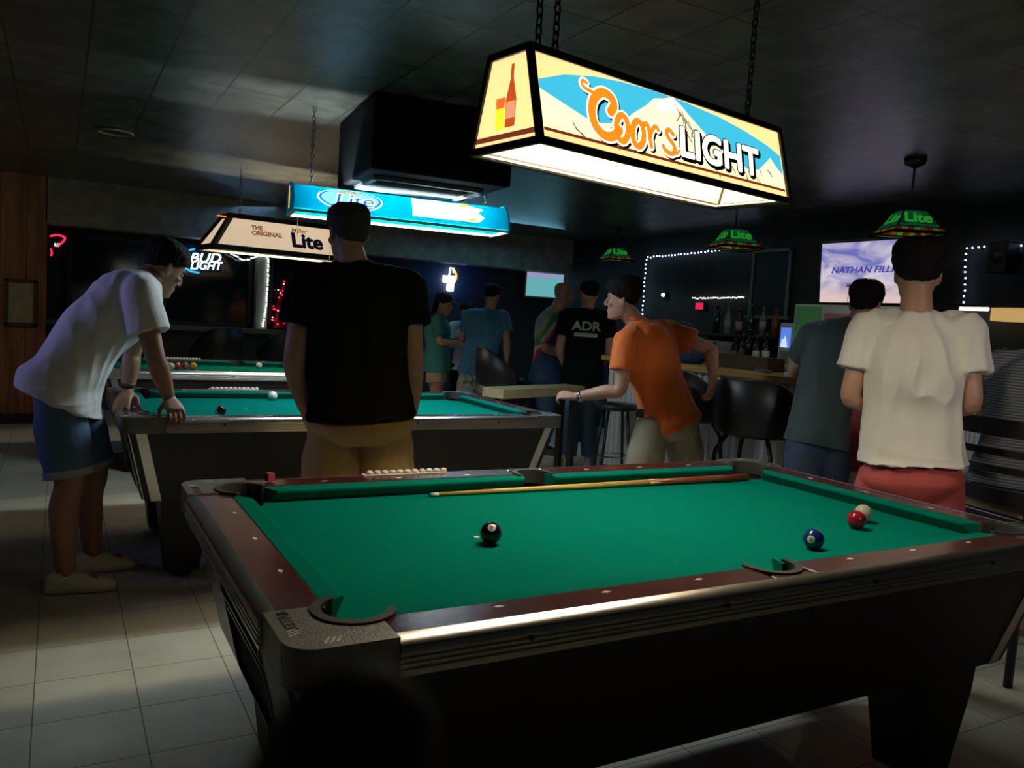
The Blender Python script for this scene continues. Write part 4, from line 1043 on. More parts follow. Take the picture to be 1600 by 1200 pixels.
# ------------------------------------------------------------------ stools and the plank table
def bucket_stool():
    t = thing('bar_stool', '-', 'bar stool', (0, 0, 0))
    bm = NB(); lathe(bm, [(.001, .70), (.20, .70), (.235, .72), (.235, .76), (.20, .785), (.001, .79)], n=28); obj('seat', bm, M_blk, t, True)
    bm = NB(); rings = []; n = 28
    for i in range(n + 1):
        a = math.radians(-118 + 236 * i / n); f = abs(a) / math.radians(118)
        top = 1.065 - 0.26 * max(0, f - .30) ** 1.6 / .57; bot = .715
        ring = []
        for k, (rr, z) in enumerate([(.235, bot), (.215, bot + .02), (.205, (bot + top) / 2), (.215, top - .03), (.235, top - .008), (.255, top), (.272, top - .015), (.275, (bot + top) / 2), (.262, bot + .02), (.25, bot)]):
            ring.append(V((-rr * math.cos(a), rr * math.sin(a), z)))
        rings.append(ring)
    ringloft(bm, rings); obj('backrest', bm, M_blk, t, True)
    for sx_ in (1, -1):
        for sy_ in (1, -1):
            bm = NB(); tube(bm, [(sx_ * .13, sy_ * .13, .71), (sx_ * .18, sy_ * .18, .60), (sx_ * .20, sy_ * .20, .30), (sx_ * .225, sy_ * .225, 0)], .014, 10); obj('leg', bm, M_blkm, t, True)
    bm = NB(); tube(bm, [(.235 * math.cos(2 * PI * k / 24) * 1.2, .235 * math.sin(2 * PI * k / 24) * 1.2, .27) for k in range(24)], .010, 8, closed=True); obj('foot_ring', bm, M_chrome, t, True)
    return t
st0 = bucket_stool(); st0.location = (2.40, 1.80, 0); st0.rotation_euler = (0, 0, 0.35)
st0['label'] = 'big black vinyl bucket stool at the bar right of the man in orange'; st0['group'] = 'black bucket bar stools'
dup(st0, (2.44, 2.52, 0), 0.1, 'black bucket stool at the bar behind the lowered hand of the man in orange')
dup(st0, (0.0, 7.25, 0), 2.2, 'black stool in the dark alcove, beside the leaning man, left one of two')
dup(st0, (0.74, 7.62, 0), 2.4, 'black stool in the dark alcove under the red lit tree')
dup(st0, (2.20, 4.80, 0), -0.4, 'black stool under the hand of the man in the blue shirt')
t = thing('bar_stool', 'backless black stool with a thin footrest under the plank table', 'bar stool', (2.50, 3.42, 0))
bm = NB(); lathe(bm, [(.001, .66), (.16, .66), (.175, .68), (.17, .71), (.001, .715)], n=24); obj('seat', bm, M_blk, t, True)
for a in (0.4, 1.97, 3.54, 5.11):
    bm = NB(); tube(bm, [(.11 * math.cos(a), .11 * math.sin(a), .67), (.19 * math.cos(a), .19 * math.sin(a), 0)], .012, 8); obj('leg', bm, M_blkm, t, True)
bm = NB(); tube(bm, [(.165 * math.cos(.4 + PI / 2 * k), .165 * math.sin(.4 + PI / 2 * k), .28) for k in range(4)], .009, 8, closed=True); obj('foot_rest', bm, M_chrome, t)
# ladder back stool
t = thing('bar_stool', 'black ladder-back bar stool with a tan seat under the woman in stripes', 'bar stool', (2.10, 0.01, 0), -0.20)
bm = NB(); box2(bm, (-.19, -.20, .665), (.20, .20, .72), .02); obj('seat', bm, mat('tan_seat', (0.42, 0.36, 0.18), 0.5), t, 'auto')
bm = NB(); box2(bm, (-.20, -.21, .63), (.20, .21, .668), .006); obj('seat_frame', bm, M_blkm, t)
for s in (1, -1):
    bm = NB(); tube(bm, [(-.21, s * .205, 0), (-.20, s * .205, .65), (-.25, s * .215, 1.09)], .017, 10); obj('leg', bm, M_blkm, t, True)
    bm = NB(); tube(bm, [(.19, s * .20, .65), (.215, s * .205, 0)], .015, 10); obj('leg', bm, M_blkm, t, True)
for z0, h in ((1.03, .07), (.93, .028), (.86, .028), (.75, .06)):
    bm = NB(); rings = []
    for i in range(13):
        f = -1 + 2 * i / 12; x = -.215 - (z0 - .65) * .085 - .035 * (1 - f * f)
        rings.append([V((x - .008, f * .21, z0 - h / 2)), V((x + .008, f * .21, z0 - h / 2)), V((x + .008, f * .21, z0 + h / 2)), V((x - .008, f * .21, z0 + h / 2))])
    ringloft(bm, rings); obj('slat', bm, M_blkm, t)
bm = NB()
for p, q in (((-.20, -.2, .26), (-.20, .2, .26)), ((.205, -.2, .22), (.205, .2, .22)), ((-.20, .205, .30), (.205, .205, .30)), ((-.20, -.205, .30), (.205, -.205, .30))): cyl(bm, p, q, .011, n=8)
obj('stretcher', bm, M_blkm, t)
# plank table
t = thing('plank_table', 'long narrow table with a pale wooden plank top behind the middle pool table', 'table', (1.50, 3.52, 0), math.atan2(.50, 1.30))
bm = NB(); box2(bm, (0, 0, .725), (1.10, .22, .80), .004); obj('tabletop', bm, wood_mat('pale_plank', (0.36, 0.28, 0.14), (0.48, 0.39, 0.21), 'X', 5, 0.5), t)
for x in (.30, .98):
    for y in (.02, .15):
        bm = NB(); box2(bm, (x, y, 0), (x + .05, y + .05, .726), .004); obj('leg', bm, M_blkm, t)

# ------------------------------------------------------------------ neon signs and lights in the alcove
def neon_base(t, w, h):
    bm = NB(); box2(bm, (-w / 2, .01, -h / 2), (w / 2, .03, h / 2), .004); obj('backing', bm, mat('neon_backing', (0.01, 0.012, 0.02), 0.3), t)
t = thing('neon_sign', 'white neon word between two blue arcs, in the window past the leaning man', 'neon sign', (-0.03, 8.30, 1.79)); t.rotation_euler = (0, -0.06, 0)
neon_base(t, .46, .24)
M_nw = emis('neon_white', (0.80, 0.95, 1.0), 3.2); M_nb = emis('neon_blue', (0.02, 0.35, 1.0), 1.8)
text('lettering', 'BUD', 0.15, M_nw, t, (0.045, -.005, .035), (1, 0, 0), (0, 0, 1), .003, .3, .002, sx=1.15)
text('lettering', 'LIGHT', 0.13, M_nw, t, (0.05, -.005, -.055), (1, 0, 0), (0, 0, 1), .003, .3, .002, sx=.95)
bm = NB(); tube(bm, smoothline([(-.20, 0, .07), (-.15, 0, .115), (-.02, 0, .145), (.14, 0, .14)], 6), .011, 8); obj('neon_tube', bm, M_nb, t, True)
bm = NB(); tube(bm, smoothline([(-.18, 0, -.075), (-.12, 0, -.115), (-.02, 0, -.135)], 6), .011, 8); obj('neon_tube', bm, M_nb, t, True)
t = thing('neon_sign', 'red neon sign half hidden by the wood panelled wall at far left', 'neon sign', (-1.50, 8.28, 1.84))
neon_base(t, .18, .30)
bm = NB(); tube(bm, smoothline([(-.07, 0, .08), (.0, 0, .10), (.07, 0, .08), (.05, 0, .03), (.0, 0, -.02)], 6), .010, 8); tube(bm, smoothline([(-.06, 0, -.05), (-.05, 0, -.10), (-.06, 0, -.13)], 6), .009, 8); obj('neon_tube', bm, emis('neon_red', (1.0, 0.02, 0.08), 1.6), t, True)
text('lettering', 'ur', 0.075, emis('neon_pale', (1.0, 0.75, 0.8), 1.4), t, (0.0, -.004, 0.0), (1, 0, 0), (0, 0, 1), .003, .2, .002)
t = thing('neon_sign', 'bottle-shaped white and yellow neon sign on the blue lit back wall', 'neon sign', (3.27, 8.46, 1.845))
neon_base(t, .10, .10)
bm = NB()
for pts in ([(-.03, 0, -.16), (.05, 0, -.16), (.05, 0, -.05)], [(-.035, 0, -.16), (-.035, 0, .02), (-.01, 0, .08), (-.005, 0, .15), (.04, 0, .15), (.045, 0, .09)], [(-.02, 0, -.13), (.03, 0, -.13), (.03, 0, -.10), (-.02, 0, -.10), (-.02, 0, -.07), (.035, 0, -.07)]): tube(bm, pts, .013, 8)
obj('neon_tube', bm, M_nw, t, True)
bm = NB()
for k in range(3): tube(bm, [(-.11, 0, .03 - .035 * k), (.07, 0, .035 - .035 * k)], .014, 8)
for x in (-.10, -.05, 0, .05): tube(bm, [(x, 0, -.05), (x + .01, 0, .04)], .012, 8)
obj('neon_lettering', bm, M_nw, t, True)
bm = NB(); tube(bm, smoothline([(.05, 0, .13), (.085, 0, .08), (.09, 0, .02), (.07, 0, -.04)], 6), .014, 8); obj('neon_tube', bm, emis('neon_orange', (1.0, 0.45, 0.05), 2.0), t, True)
for x_, e_ in ((.10, 1.3), (-.14, .5)):
    L_ = bpy.data.lights.new('neon_glow', 'POINT'); L_.energy = e_; L_.color = (0.01, 0.22, 1.0); L_.shadow_soft_size = .05
    lo = bpy.data.objects.new('neon_glow', L_); COL.objects.link(lo); lo.location = (x_, -.16, -.02); lo.parent = t
string_lights('rope_light', 'white rope light draped in the window and down the pale post', [(0.12, 8.24, 1.98), (0.28, 8.24, 1.92), (0.46, 8.24, 1.845), (0.60, 8.24, 1.905), (0.71, 8.24, 1.93), (0.735, 8.24, 1.80), (0.735, 8.24, 1.45), (0.70, 8.24, 1.06)], .028, (0.85, 0.97, 1.0), 2.6, .0105, mat('clear_cord', (0.6, 0.65, 0.65), 0.3))
# little lit tree on the sill
t = thing('tinsel_tree', 'small tinsel tree full of red lights on the window sill', 'christmas tree', (0.93, 8.33, 1.03))
bm = NB(); rnd = random.Random(11)
for i in range(420):
    z = rnd.uniform(.02, .62); r = .125 * (1 - z / .68) + .012; a = rnd.uniform(0, 2 * PI)
    p = V((r * math.cos(a) * .8, r * math.sin(a) * .8, z)); q = p + V((math.cos(a) * .035, math.sin(a) * .035, rnd.uniform(-.03, .01)))
    u = V((-math.sin(a), math.cos(a), rnd.uniform(-.5, .5))) * .005
    bm.faces.new([bm.verts.new(x) for x in (p - u, p + u, q)])
lathe(bm, [(.10, .02), (.06, .30), (.004, .64)], n=14); obj('tinsel', bm, mat('red_tinsel', (0.30, 0.03, 0.05), 0.3, 0.6), t, recalc=False)
bm = NB(); lathe(bm, [(.05, 0), (.055, .01), (.015, .015), (.012, .05)], n=14); obj('stand', bm, M_blkm, t, True)
proto = None
for i in range(34):
    z = rnd.uniform(.05, .60); r = .125 * (1 - z / .68) + .02; a = rnd.uniform(PI * 1.0, PI * 2.0)
    if proto is None:
        bm = NB(); ball(bm, (0, 0, 0), .010, 8); proto = obj('light_bulb', bm, emis('tree_red', (1.0, 0.03, 0.06), 2.2), t, True)
        bm = NB(); ball(bm, (0, 0, 0), .009, 8); proto2 = obj('light_bulb', bm, emis('tree_pink', (1.0, 0.55, 0.5), 2.2), t, True); proto2.location = (0.02, -.08, .3); c = proto
    else: c = (proto if i % 3 else proto2).copy(); COL.objects.link(c); c.parent = t
    c.location = (r * math.cos(a), r * math.sin(a), z)
# ------------------------------------------------------------------ people
M_skin = mat('skin', (0.46, 0.25, 0.17), 0.5, var=0.08, scale=12, sss=0.0)
M_skin2 = mat('skin_tan', (0.38, 0.19, 0.12), 0.5, var=0.08, scale=12)
M_hair = mat('dark_hair', (0.008, 0.006, 0.005), 0.8, spec=0.2, var=0.5, scale=60, stretch=(1, 1, .15), bump=0.6, bscale=140)
M_hairb = mat('brown_hair', (0.045, 0.026, 0.015), 0.55, var=0.5, scale=60, stretch=(1, 1, .15), bump=0.6, bscale=140)
M_eye = mat('eye_white', (0.34, 0.32, 0.29), 0.4)
M_iris = mat('iris', (0.02, 0.014, 0.01), 0.2)
UP = V((0, 0, 1))
def solid(name, bm, m_, parent, voxel, smooth_it=3, disp=None, fac=0.6):
    """fuse overlapping closed shapes into one continuous skin"""
    bmesh.ops.recalc_face_normals(bm, faces=bm.faces[:])
    me = bpy.data.meshes.new('tmp'); bm.to_mesh(me); bm.free()
    o = bpy.data.objects.new('tmp', me); COL.objects.link(o)
    r = o.modifiers.new('r', 'REMESH'); r.mode = 'VOXEL'; r.voxel_size = voxel
    s = o.modifiers.new('s', 'SMOOTH'); s.iterations = smooth_it; s.factor = fac
    n = to_mesh(o, name, parent)
    n.data.materials.clear(); n.data.materials.append(m_)
    if disp:
        me = n.data; nv = [v.normal.copy() for v in me.vertices]
        for v, nn in zip(me.vertices, nv): v.co += nn * disp(v.co, nn)
    for p in n.data.polygons: p.use_smooth = True
    return n
def cr(p0, p1, p2, p3, t):
    return 0.5 * ((2 * p1) + (p2 - p0) * t + (2 * p0 - 5 * p1 + 4 * p2 - p3) * t * t + (3 * p1 - p0 - 3 * p2 + p3) * t ** 3)
def sloft(bm, keys, n=28, ex=2.3, sub=5):
    """keys: (centre, right axis, forward axis, half width, half depth front, half depth back)"""
    K = len(keys); rings = []
    for i in range(K - 1):
        a = [keys[max(0, min(K - 1, i + j))] for j in (-1, 0, 1, 2)]
        for k in range(sub if i < K - 2 else sub + 1):
            t = k / sub
            c = cr(a[0][0], a[1][0], a[2][0], a[3][0], t)
            rx = (a[1][1].lerp(a[2][1], t)).normalized(); fx = (a[1][2].lerp(a[2][2], t)).normalized()
            w, df, db = [max(0.01, cr(a[0][j], a[1][j], a[2][j], a[3][j], t)) for j in (3, 4, 5)]
            ring = []
            for q in range(n):
                an = 2 * PI * q / n; cs, sn = math.cos(an), math.sin(an)
                x = math.copysign(abs(cs) ** (2 / ex), cs) * w
                y = math.copysign(abs(sn) ** (2 / ex), sn) * (df if sn > 0 else db)
                ring.append(c + rx * x + fx * y)
            rings.append(ring)
    ringloft(bm, rings)
def limb(bm, pts, rad, n=16, sub=5):
    P = [V(p) for p in pts]; out = []; R_ = []
    for i in range(len(P) - 1):
        a = [max(0, min(len(P) - 1, i + j)) for j in (-1, 0, 1, 2)]
        for k in range(sub if i < len(P) - 2 else sub + 1):
            t = k / sub
            out.append(cr(*[P[j] for j in a], t)); R_.append(max(.004, cr(*[rad[j] for j in a], t)))
    tube(bm, out, R_, n)
def hand(bm, wr, d, dorsal, thumb, curl=0.5, s=1.0, spread=0.10, point=False):
    """wr wrist, d towards the knuckles, dorsal back of the hand, thumb +1/-1 side"""
    d = V(d).normalized(); dorsal = V(dorsal); dorsal = (dorsal - d * dorsal.dot(d)).normalized(); lat = d.cross(dorsal) * thumb
    wr = V(wr); keys = []
    for f, w, h in ((-.02, .027, .021), (.0, .028, .020), (.03, .036, .018), (.065, .042, .016), (.09, .041, .013), (.098, .036, .008)):
        keys.append((wr + d * f * s, lat, dorsal, w * s, h * s, h * s))
    sloft(bm, keys, 16, 2.6, 3)
    for i, (off, L) in enumerate(((.031, .072), (.0105, .080), (-.0105, .075), (-.031, .060))):
        p = wr + (d * .088 + lat * off - dorsal * .001) * s
        dirn = (d + lat * off / .03 * spread).normalized(); ax = dirn.cross(dorsal).normalized()
        pts = [p - dirn * .015 * s, p]; ang = 0.0; cu = curl * (0.85 + .12 * i) if not (point and i == 0) else 0.08
        for f, k in ((.45, .8), (.30, 1.0), (.25, .7)):
            ang += cu * k; dd = Matrix.Rotation(-ang, 3, ax) @ dirn; p = p + dd * L * f * s; pts.append(p)
        limb(bm, pts, [.0098 * s, .0095 * s, .0088 * s, .0080 * s, .0062 * s], 10, 3)
        ball(bm, pts[-1], .0062 * s, 8)
    b = wr + (d * .030 + lat * .030 - dorsal * .006) * s
    t1 = (d * .62 + lat * .68 - dorsal * .38).normalized(); t2 = (d * .86 + lat * .22 - dorsal * .45).normalized()
    limb(bm, [b - t1 * .02 * s, b, b + t1 * .038 * s, b + (t1 * .038 + t2 * .030) * s], [.014 * s, .0135 * s, .0108 * s, .008 * s], 10, 3); ball(bm, b + (t1 * .038 + t2 * .030) * s, .008 * s, 8)
HEADR = [(-.120, .018, .082, -.045), (-.110, .036, .098, -.018), (-.092, .050, .101, .008), (-.066, .060, .098, .040), (-.038, .067, .095, .066), (-.010, .072, .092, .082),
         (.020, .075, .093, .092), (.050, .0775, .092, .098), (.080, .074, .080, .093), (.102, .060, .058, .076), (.114, .040, .034, .050), (.120, .014, .010, .018)]
def head_frame(J):
    f = V(J['hf']).normalized(); up = V(J.get('hup', (0, 0, 1))); r = f.cross(up).normalized(); up = r.cross(f)
    return V(J['head']), r, f, up
def head_shape(bm, J, s=1.0, female=False):
    c, r, f, u = head_frame(J)
    keys = []
    for z, w, yf, yb in HEADR:
        # the chin ring leans forward: shift the centre so that front and back half depths stay positive
        mid = (yf - yb) / 2 if yb < 0 else 0.0
        if yb < 0: keys.append((c + (u * z + f * (yf + yb * -1) / 2 * 1.0) * s, r, f, w * s, (yf + yb) / 2 * s, (yf + yb) / 2 * s))
        else: keys.append((c + u * z * s, r, f, w * s, yf * s, yb * s))
    sloft(bm, keys, 24, 2.15, 2)
    X = lambda x, y, z: c + (r * x + f * y + u * z) * s
    limb(bm, [X(0, .086, .030), X(0, .098, .012), X(0, .114, -.014), X(0, .110, -.030)], [.008 * s, .0095 * s, .0125 * s, .010 * s], 10, 3)     # nose
    for e in (-1, 1):
        ball(bm, X(e * .012, .101, -.026), .0085 * s, 8)
        ball(bm, X(e * .032, .083, .034), (.024 * s, .014 * s, .009 * s), 10, Matrix((r, f, u)).transposed())      # brow
        ball(bm, X(e * .044, .066, -.018), (.020 * s, .020 * s, .020 * s), 10)                                    # cheek
        R_ = Matrix((r, f, u)).transposed() @ Matrix.Rotation(e * .35, 3, 'Z')
        ball(bm, X(e * .077, -.008, -.004), (.007 * s, .021 * s, .034 * s), 12, R_); ball(bm, X(e * .080, -.014, .006), (.006 * s, .014 * s, .022 * s), 10, R_)
    ball(bm, X(0, .097, -.058), (.022 * s, .010 * s, .006 * s), 10, Matrix((r, f, u)).transposed())
    ball(bm, X(0, .095, -.070), (.020 * s, .010 * s, .007 * s), 10, Matrix((r, f, u)).transposed())
    ball(bm, X(0, .090, -.100), (.020 * s, .014 * s, .014 * s), 10, Matrix((r, f, u)).transposed())
def eyes(J, t, s=1.0):
    c, r, f, u = head_frame(J)
    for e in (-1, 1):
        p = c + (r * e * .032 + f * .083 + u * .014) * s - f * .0035
        bm = NB(); ball(bm, p, (.0118) * s, 12); ey = obj('eye', bm, M_eye, t, True)
        bm = NB(); ball(bm, p + f * .0095 * s, .0055 * s, 10); obj('iris', bm, M_iris, ey, True)
def hair(J, t, m_, s=1.0, off=0.012, front=(.088, .070), back=(-.10, -.060), top=0.0, name='hair', long=0.0, vox=.006):
    """a cap of hair cut by a slanting plane from the forehead to the nape"""
    c, r, f, u = head_frame(J); bm = NB(); keys = []
    for z, w, yf, yb in HEADR[3:]:
        k = max(0, z / .12); o = off + top * k; q_ = .30 + .70 * min(1, max(0, (z + .03) / .09))
        keys.append((c + u * (z + (o if z > .1 else o * k)) * s, r, f, (w + o * q_) * s, (yf + o * q_ * .8) * s, (abs(yb) + o * q_) * s))
    sloft(bm, keys, 28, 2.15, 3)
    a = V((0, front[0], front[1])); b = V((0, back[0], back[1])); d = (b - a).normalized(); nl = V((0, -d.z, d.y)); 
    if nl.z > 0: nl = -nl
    n = (f * nl.y + u * nl.z)
    p = c + (f * a.y + u * a.z) * s
    bmesh.ops.bisect_plane(bm, geom=bm.verts[:] + bm.edges[:] + bm.faces[:], plane_co=p, plane_no=n, clear_outer=True)
    es = [e for e in bm.edges if e.is_boundary]
    bmesh.ops.holes_fill(bm, edges=es)
    if long:
        keys = [(c + (u * .03 - f * .035) * s, r, f, .075 * s, .03 * s, .075 * s), (c + (u * -.06 - f * .05) * s, r, f, .07 * s, .03 * s, .06 * s), (c + (u * (-.08 - long) - f * .06) * s, r, f, .05 * s, .02 * s, .04 * s)]
        sloft(bm, keys, 18, 2, 4)
    return solid(name, bm, m_, t, vox * s, 2, lambda q, nn: .0030 * noise.noise(q * 90) + .004 * noise.noise(q * 38) + .003 * noise.noise(q * 18))

def person(label, loc, rz, J, S):
    """J joints in the person's own frame, S sizes, clothes and colours"""
    t = thing('person', label, 'person', (loc[0], loc[1], 0), rz)
    J = {k: V(v) for k, v in J.items()}
    g = lambda k, d: S.get(k, d)
    sk = g('skin', M_skin); vx = g('vox', .006); s = g('s', 1.0); fat = g('fat', 1.0); arm = g('arm', 1.0); leg = g('leg', 1.0)
    hip_r = (J['hipR'] - J['hipL']).normalized(); sh_r = (J['shR'] - J['shL']).normalized()
    pel, chest, neck = J['pel'], J['chest'], J['neck']
    sp = [J['sp1']] if 'sp1' in J else [pel.lerp(chest, .5)]
    def axes(tan, lat):
        lat = (lat - tan * lat.dot(tan)).normalized(); fwd = tan.cross(lat).normalized(); return lat, fwd
    pts = [pel, sp[0], chest, neck]
    tans = [(sp[0] - pel).normalized(), (chest - pel).normalized(), (neck - sp[0]).normalized(), (neck - chest).normalized()]
    hw, ww, cw, sw = g('hipw', .172) , g('waistw', .158) , g('chestw', .178), g('shw', .150)
    hd, wd_, cd = g('hipd', .120), g('waistd', .115), g('chestd', .125)
    bel = g('belly', 0.0)
    ax = [axes(tans[i], hip_r.lerp(sh_r, i / 3)) for i in range(4)]
    def key(i, c, w, df, db): return (c, ax[i][0], ax[i][1], w, df, db)
    def torso(bm, e=0.0, hem=None, flare=0.0, top=.062, ex=2.4):
        ks = []
        if hem is None:
            ks.append(key(0, pel - tans[0] * .13, hw * .55 + e, hd * .7 + e, hd * .7 + e)); ks.append(key(0, pel - tans[0] * .07, hw * .95 + e, hd + e, hd * 1.05 + e))
        else:
            hfw = ax[0][1] * g('hemfwd', 0.0)
            ks.append(key(0, pel - tans[0] * hem + hfw, hw + e + flare, hd + e + flare + bel * .3, hd * 1.08 + e + flare))
            ks.append(key(0, pel - tans[0] * hem * .5, hw + e + flare * .7, hd + e + flare * .7 + bel * .6, hd * 1.08 + e + flare * .7))
        ks.append(key(0, pel + tans[0] * .03, hw + e, hd + e + bel, hd + e))
        ks.append(key(1, sp[0], ww + e, wd_ + e + bel, wd_ * .9 + e))
        ks.append(key(2, sp[0].lerp(chest, .6), cw * .98 + e, cd + e + bel * .4, cd + e))
        ks.append(key(2, chest, cw + e, cd + e, cd * 1.0 + e))
        ks.append(key(3, chest.lerp(neck, .45), sw + e * .9, cd * .78 + e * .8, cd * .85 + e * .8))
        ks.append(key(3, chest.lerp(neck, .80), sw * .66 + e * .6, cd * .56 + e * .5, cd * .62 + e * .5))
        ks.append(key(3, neck, top + e * .3, top * .95 + e * .3, top + e * .3))
        sloft(bm, ks, 32, ex, 5)
    # ---- body
    bm = NB(); torso(bm)
    hc, hr_, hf_, hu = head_frame(J)
    limb(bm, [neck - (tans[3] * .05), neck + (hc - neck) * .15, hc - hu * .055 - hf_ * .012, hc - hf_ * .01], [.068 * fat ** .3, .060 * fat ** .3, .056 * fat ** .3, .05], 18, 4)
    head_shape(bm, J, g('hs', 1.0))
    AR = [.062, .050, .041, .044, .040, .027]
    def armpts(q):
        sh, el, wr = J['sh' + q], J['el' + q], J['wr' + q]
        return [sh, sh.lerp(el, .5), el, el.lerp(wr, .28), el.lerp(wr, .55), wr]
    for q in 'LR':
        if 'el' + q not in J: continue
        sh = J['sh' + q]; A = armpts(q)
        limb(bm, A, [a * arm for a in AR], 18, 5)
        ball(bm, sh, .060 * arm, 16)
        limb(bm, [chest.lerp(neck, .55), sh], [.07, .058 * arm], 14, 4)
        d = J.get('hd' + q, (A[-1] - A[2]).normalized()); n_ = J.get('hn' + q, V((0, 0, 1)))
        hand(bm, A[-1] + V(d).normalized() * .005, d, n_, g('th' + q, 1), g('curl' + q, .5), g('hands', 1.0))
    LR_ = [.092, .088, .062, .060, .056, .040]
    shoes = []
    for q in 'LR':
        hp_ = J['hip' + q]
        kn = J.get('kn' + q, V((hp_.x * 1.05, hp_.y + .02, hp_.z * .56))); an = J.get('an' + q, V((hp_.x * 1.1, hp_.y - .02, .085)))
        toe = J.get('to' + q, (hip_r.cross(V((0, 0, -1)))).normalized()); toe = V((toe.x, toe.y, 0)).normalized()
        J['kn' + q] = kn; J['an' + q] = an
        back = -toe
        limb(bm, [hp_, hp_.lerp(kn, .5), kn, kn.lerp(an, .3) + back * .018, kn.lerp(an, .55) + back * .012, an], [a * leg for a in LR_], 18, 5)
        ball(bm, hp_, .098 * leg * g('hipball', 1.0), 14)
        foot = V((an.x, an.y, 0)); side = V((-toe.y, toe.x, 0))
        ks = []
        for f_, w, h in ((-.075, .028, .075), (-.05, .036, .095), (0.0, .040, .105), (.06, .045, .085), (.12, .050, .062), (.17, .046, .050), (.205, .030, .034)):
            ks.append((foot + toe * f_ + UP * (h / 2), side, UP, w, h / 2, h / 2))
        b2 = NB(); sloft(b2, ks, 20, 2.8, 3)
        if g('shoe', True): shoes.append((b2, ks, foot, toe, side))
        else: b2.free()
        limb(bm, [an, foot + UP * .05 + toe * .04, foot + UP * .04 + toe * .13], [.040, .034, .03], 12, 3)
    solid('body', bm, sk, t, vx, 3, fac=.55)
    eyes(J, t, g('hs', 1.0))
    for b2, ks, foot, toe, side in shoes:
        so = solid('shoe', b2, g('shoe_m', mat('white_shoe', (0.88, 0.84, 0.76), 0.6)), t, .006, 2)
        b3 = NB(); sloft(b3, [(c + UP * (0.012 - c.z), sd, u_, w + .004, .012, .012) for c, sd, u_, w, a_, b_ in ks], 20, 3.0, 3)
        obj('sole', b3, mat('shoe_sole', (0.6, 0.57, 0.5), 0.7), so, True)
    # ---- shirt
    if 'shirt' in S:
        m_, hem, cuff, loose = S['shirt']
        bm = NB(); torso(bm, loose, hem, g('flare', .012))
        for q in 'LR':
            if 'el' + q not in J: continue
            sh, el = J['sh' + q], J['el' + q]; d = el - sh
            limb(bm, [chest.lerp(neck, .62), sh + UP * .006], [.078, .074 * arm + loose * .3], 16, 4)
            c1 = sh.lerp(el, cuff)
            limb(bm, [sh - d * .06, sh, sh.lerp(el, cuff * .5), c1], [.060 * arm + loose * .5, .070 * arm + loose * .6, .066 * arm + loose * .8, .064 * arm + loose * 1.0], 22, 5)
            ball(bm, sh, .072 * arm + loose * .55, 16)
        amp = g('fold', .006); lowz = pel.z + .12; seed = V((len(label) * 1.7, 3.1, 0.3))
        vert = g('vert', 1.0)
        def folds(q, nn):
            p = V((q.x * 13 + seed.x, q.y * 13, q.z * 2.0 + .8 * noise.noise(q * 3 + seed)))
            a = (.55 - 2.2 * abs(noise.noise(p))) * vert
            w = max(0.0, min(1.0, (lowz - q.z + .05) / .22))
            b = (.35 - 1.4 * abs(noise.noise(V((q.x * 3.0, q.y * 3.0 + seed.x, q.z * 15))))) * w
            c2 = noise.noise(q * 7 + seed)
            return amp * (a * (1 - .5 * w) + 1.5 * b + .55 * c2)
        sh_o = solid(g('shirt_name', 't_shirt'), bm, m_, t, max(vx, .007), 4, folds)
    # ---- trousers or shorts
    if 'legs' in S:
        m_, endz, loose = S['legs']            # endz: how far down the leg, 1 = knee, 2 = ankle
        bm = NB(); ks = [key(0, pel - tans[0] * .15, hw * .55 + loose, hd * .75 + loose, hd * .8 + loose), key(0, pel - tans[0] * .08, hw * .97 + loose, hd + loose, hd * 1.1 + loose), key(0, pel - tans[0] * .03, hw + .008, hd, hd * 1.06 + .006), key(0, pel + tans[0] * .02, hw * .94, hd * .90, hd * .95)]
        sloft(bm, ks, 28, 2.4, 4)
        for q in 'LR':
            hp_, kn, an = J['hip' + q], J['kn' + q], J['an' + q]
            if endz <= 1.2:
                e = hp_.lerp(kn, min(endz, 1.0)) if endz <= 1 else kn.lerp(an, endz - 1)
                mid = hp_.lerp(kn, .5)
                limb(bm, [hp_ + UP * .035, mid, hp_.lerp(kn, .85) if endz > .9 else mid.lerp(e, .5), e], [.090 * leg + loose * .4, .096 * leg + loose, .082 * leg + loose * 1.1, .078 * leg + loose * 1.1], 22, 5)
            else:
                e = kn.lerp(an, endz - 1)
                limb(bm, [hp_ + UP * .03, hp_.lerp(kn, .5), kn, kn.lerp(an, .5), e], [.102 * leg + loose * .6, .094 * leg + loose, .074 * leg + loose, .066 * leg + loose, .056 * leg + loose], 22, 5)
        seed2 = V((len(label) * 2.3, 1.1, 0.7)); amp2 = g('legfold', .006)
        solid(g('legs_name', 'shorts'), bm, m_, t, max(vx, .007), 3, lambda q, nn: amp2 * (noise.noise(V((q.x * 5, q.y * 5, q.z * 14)) + seed2) + .6 * noise.noise(q * 9 + seed2)))
        if g('turnup', None):
            for q in 'LR':
                e = J['hip' + q].lerp(J['kn' + q], min(endz, 1.0)); d = (J['kn' + q] - J['hip' + q]).normalized()
                r_ = .078 * leg + loose * 1.1 + .006
                bm = NB(); u_, v_, _ = frame_of(d)
                P = [e + (u_ * math.cos(2 * PI * k / 28) + v_ * math.sin(2 * PI * k / 28)) * r_ for k in range(28)]
                rings = [[p - d * .022 for p in P], [p + d * .012 for p in P], [e + (p - e) * .9 + d * .012 for p in P], [e + (p - e) * .9 - d * .022 for p in P]]
                ringloft(bm, rings + [rings[0]], False); obj('turn_up', bm, g('turnup', None), t, True)
    if 'hair' in S:
        a = dict(S['hair']); m_ = a.pop('m'); hair(J, t, m_, g('hs', 1.0), vox=.0055 if vx < .0075 else .009, **a)
    return t
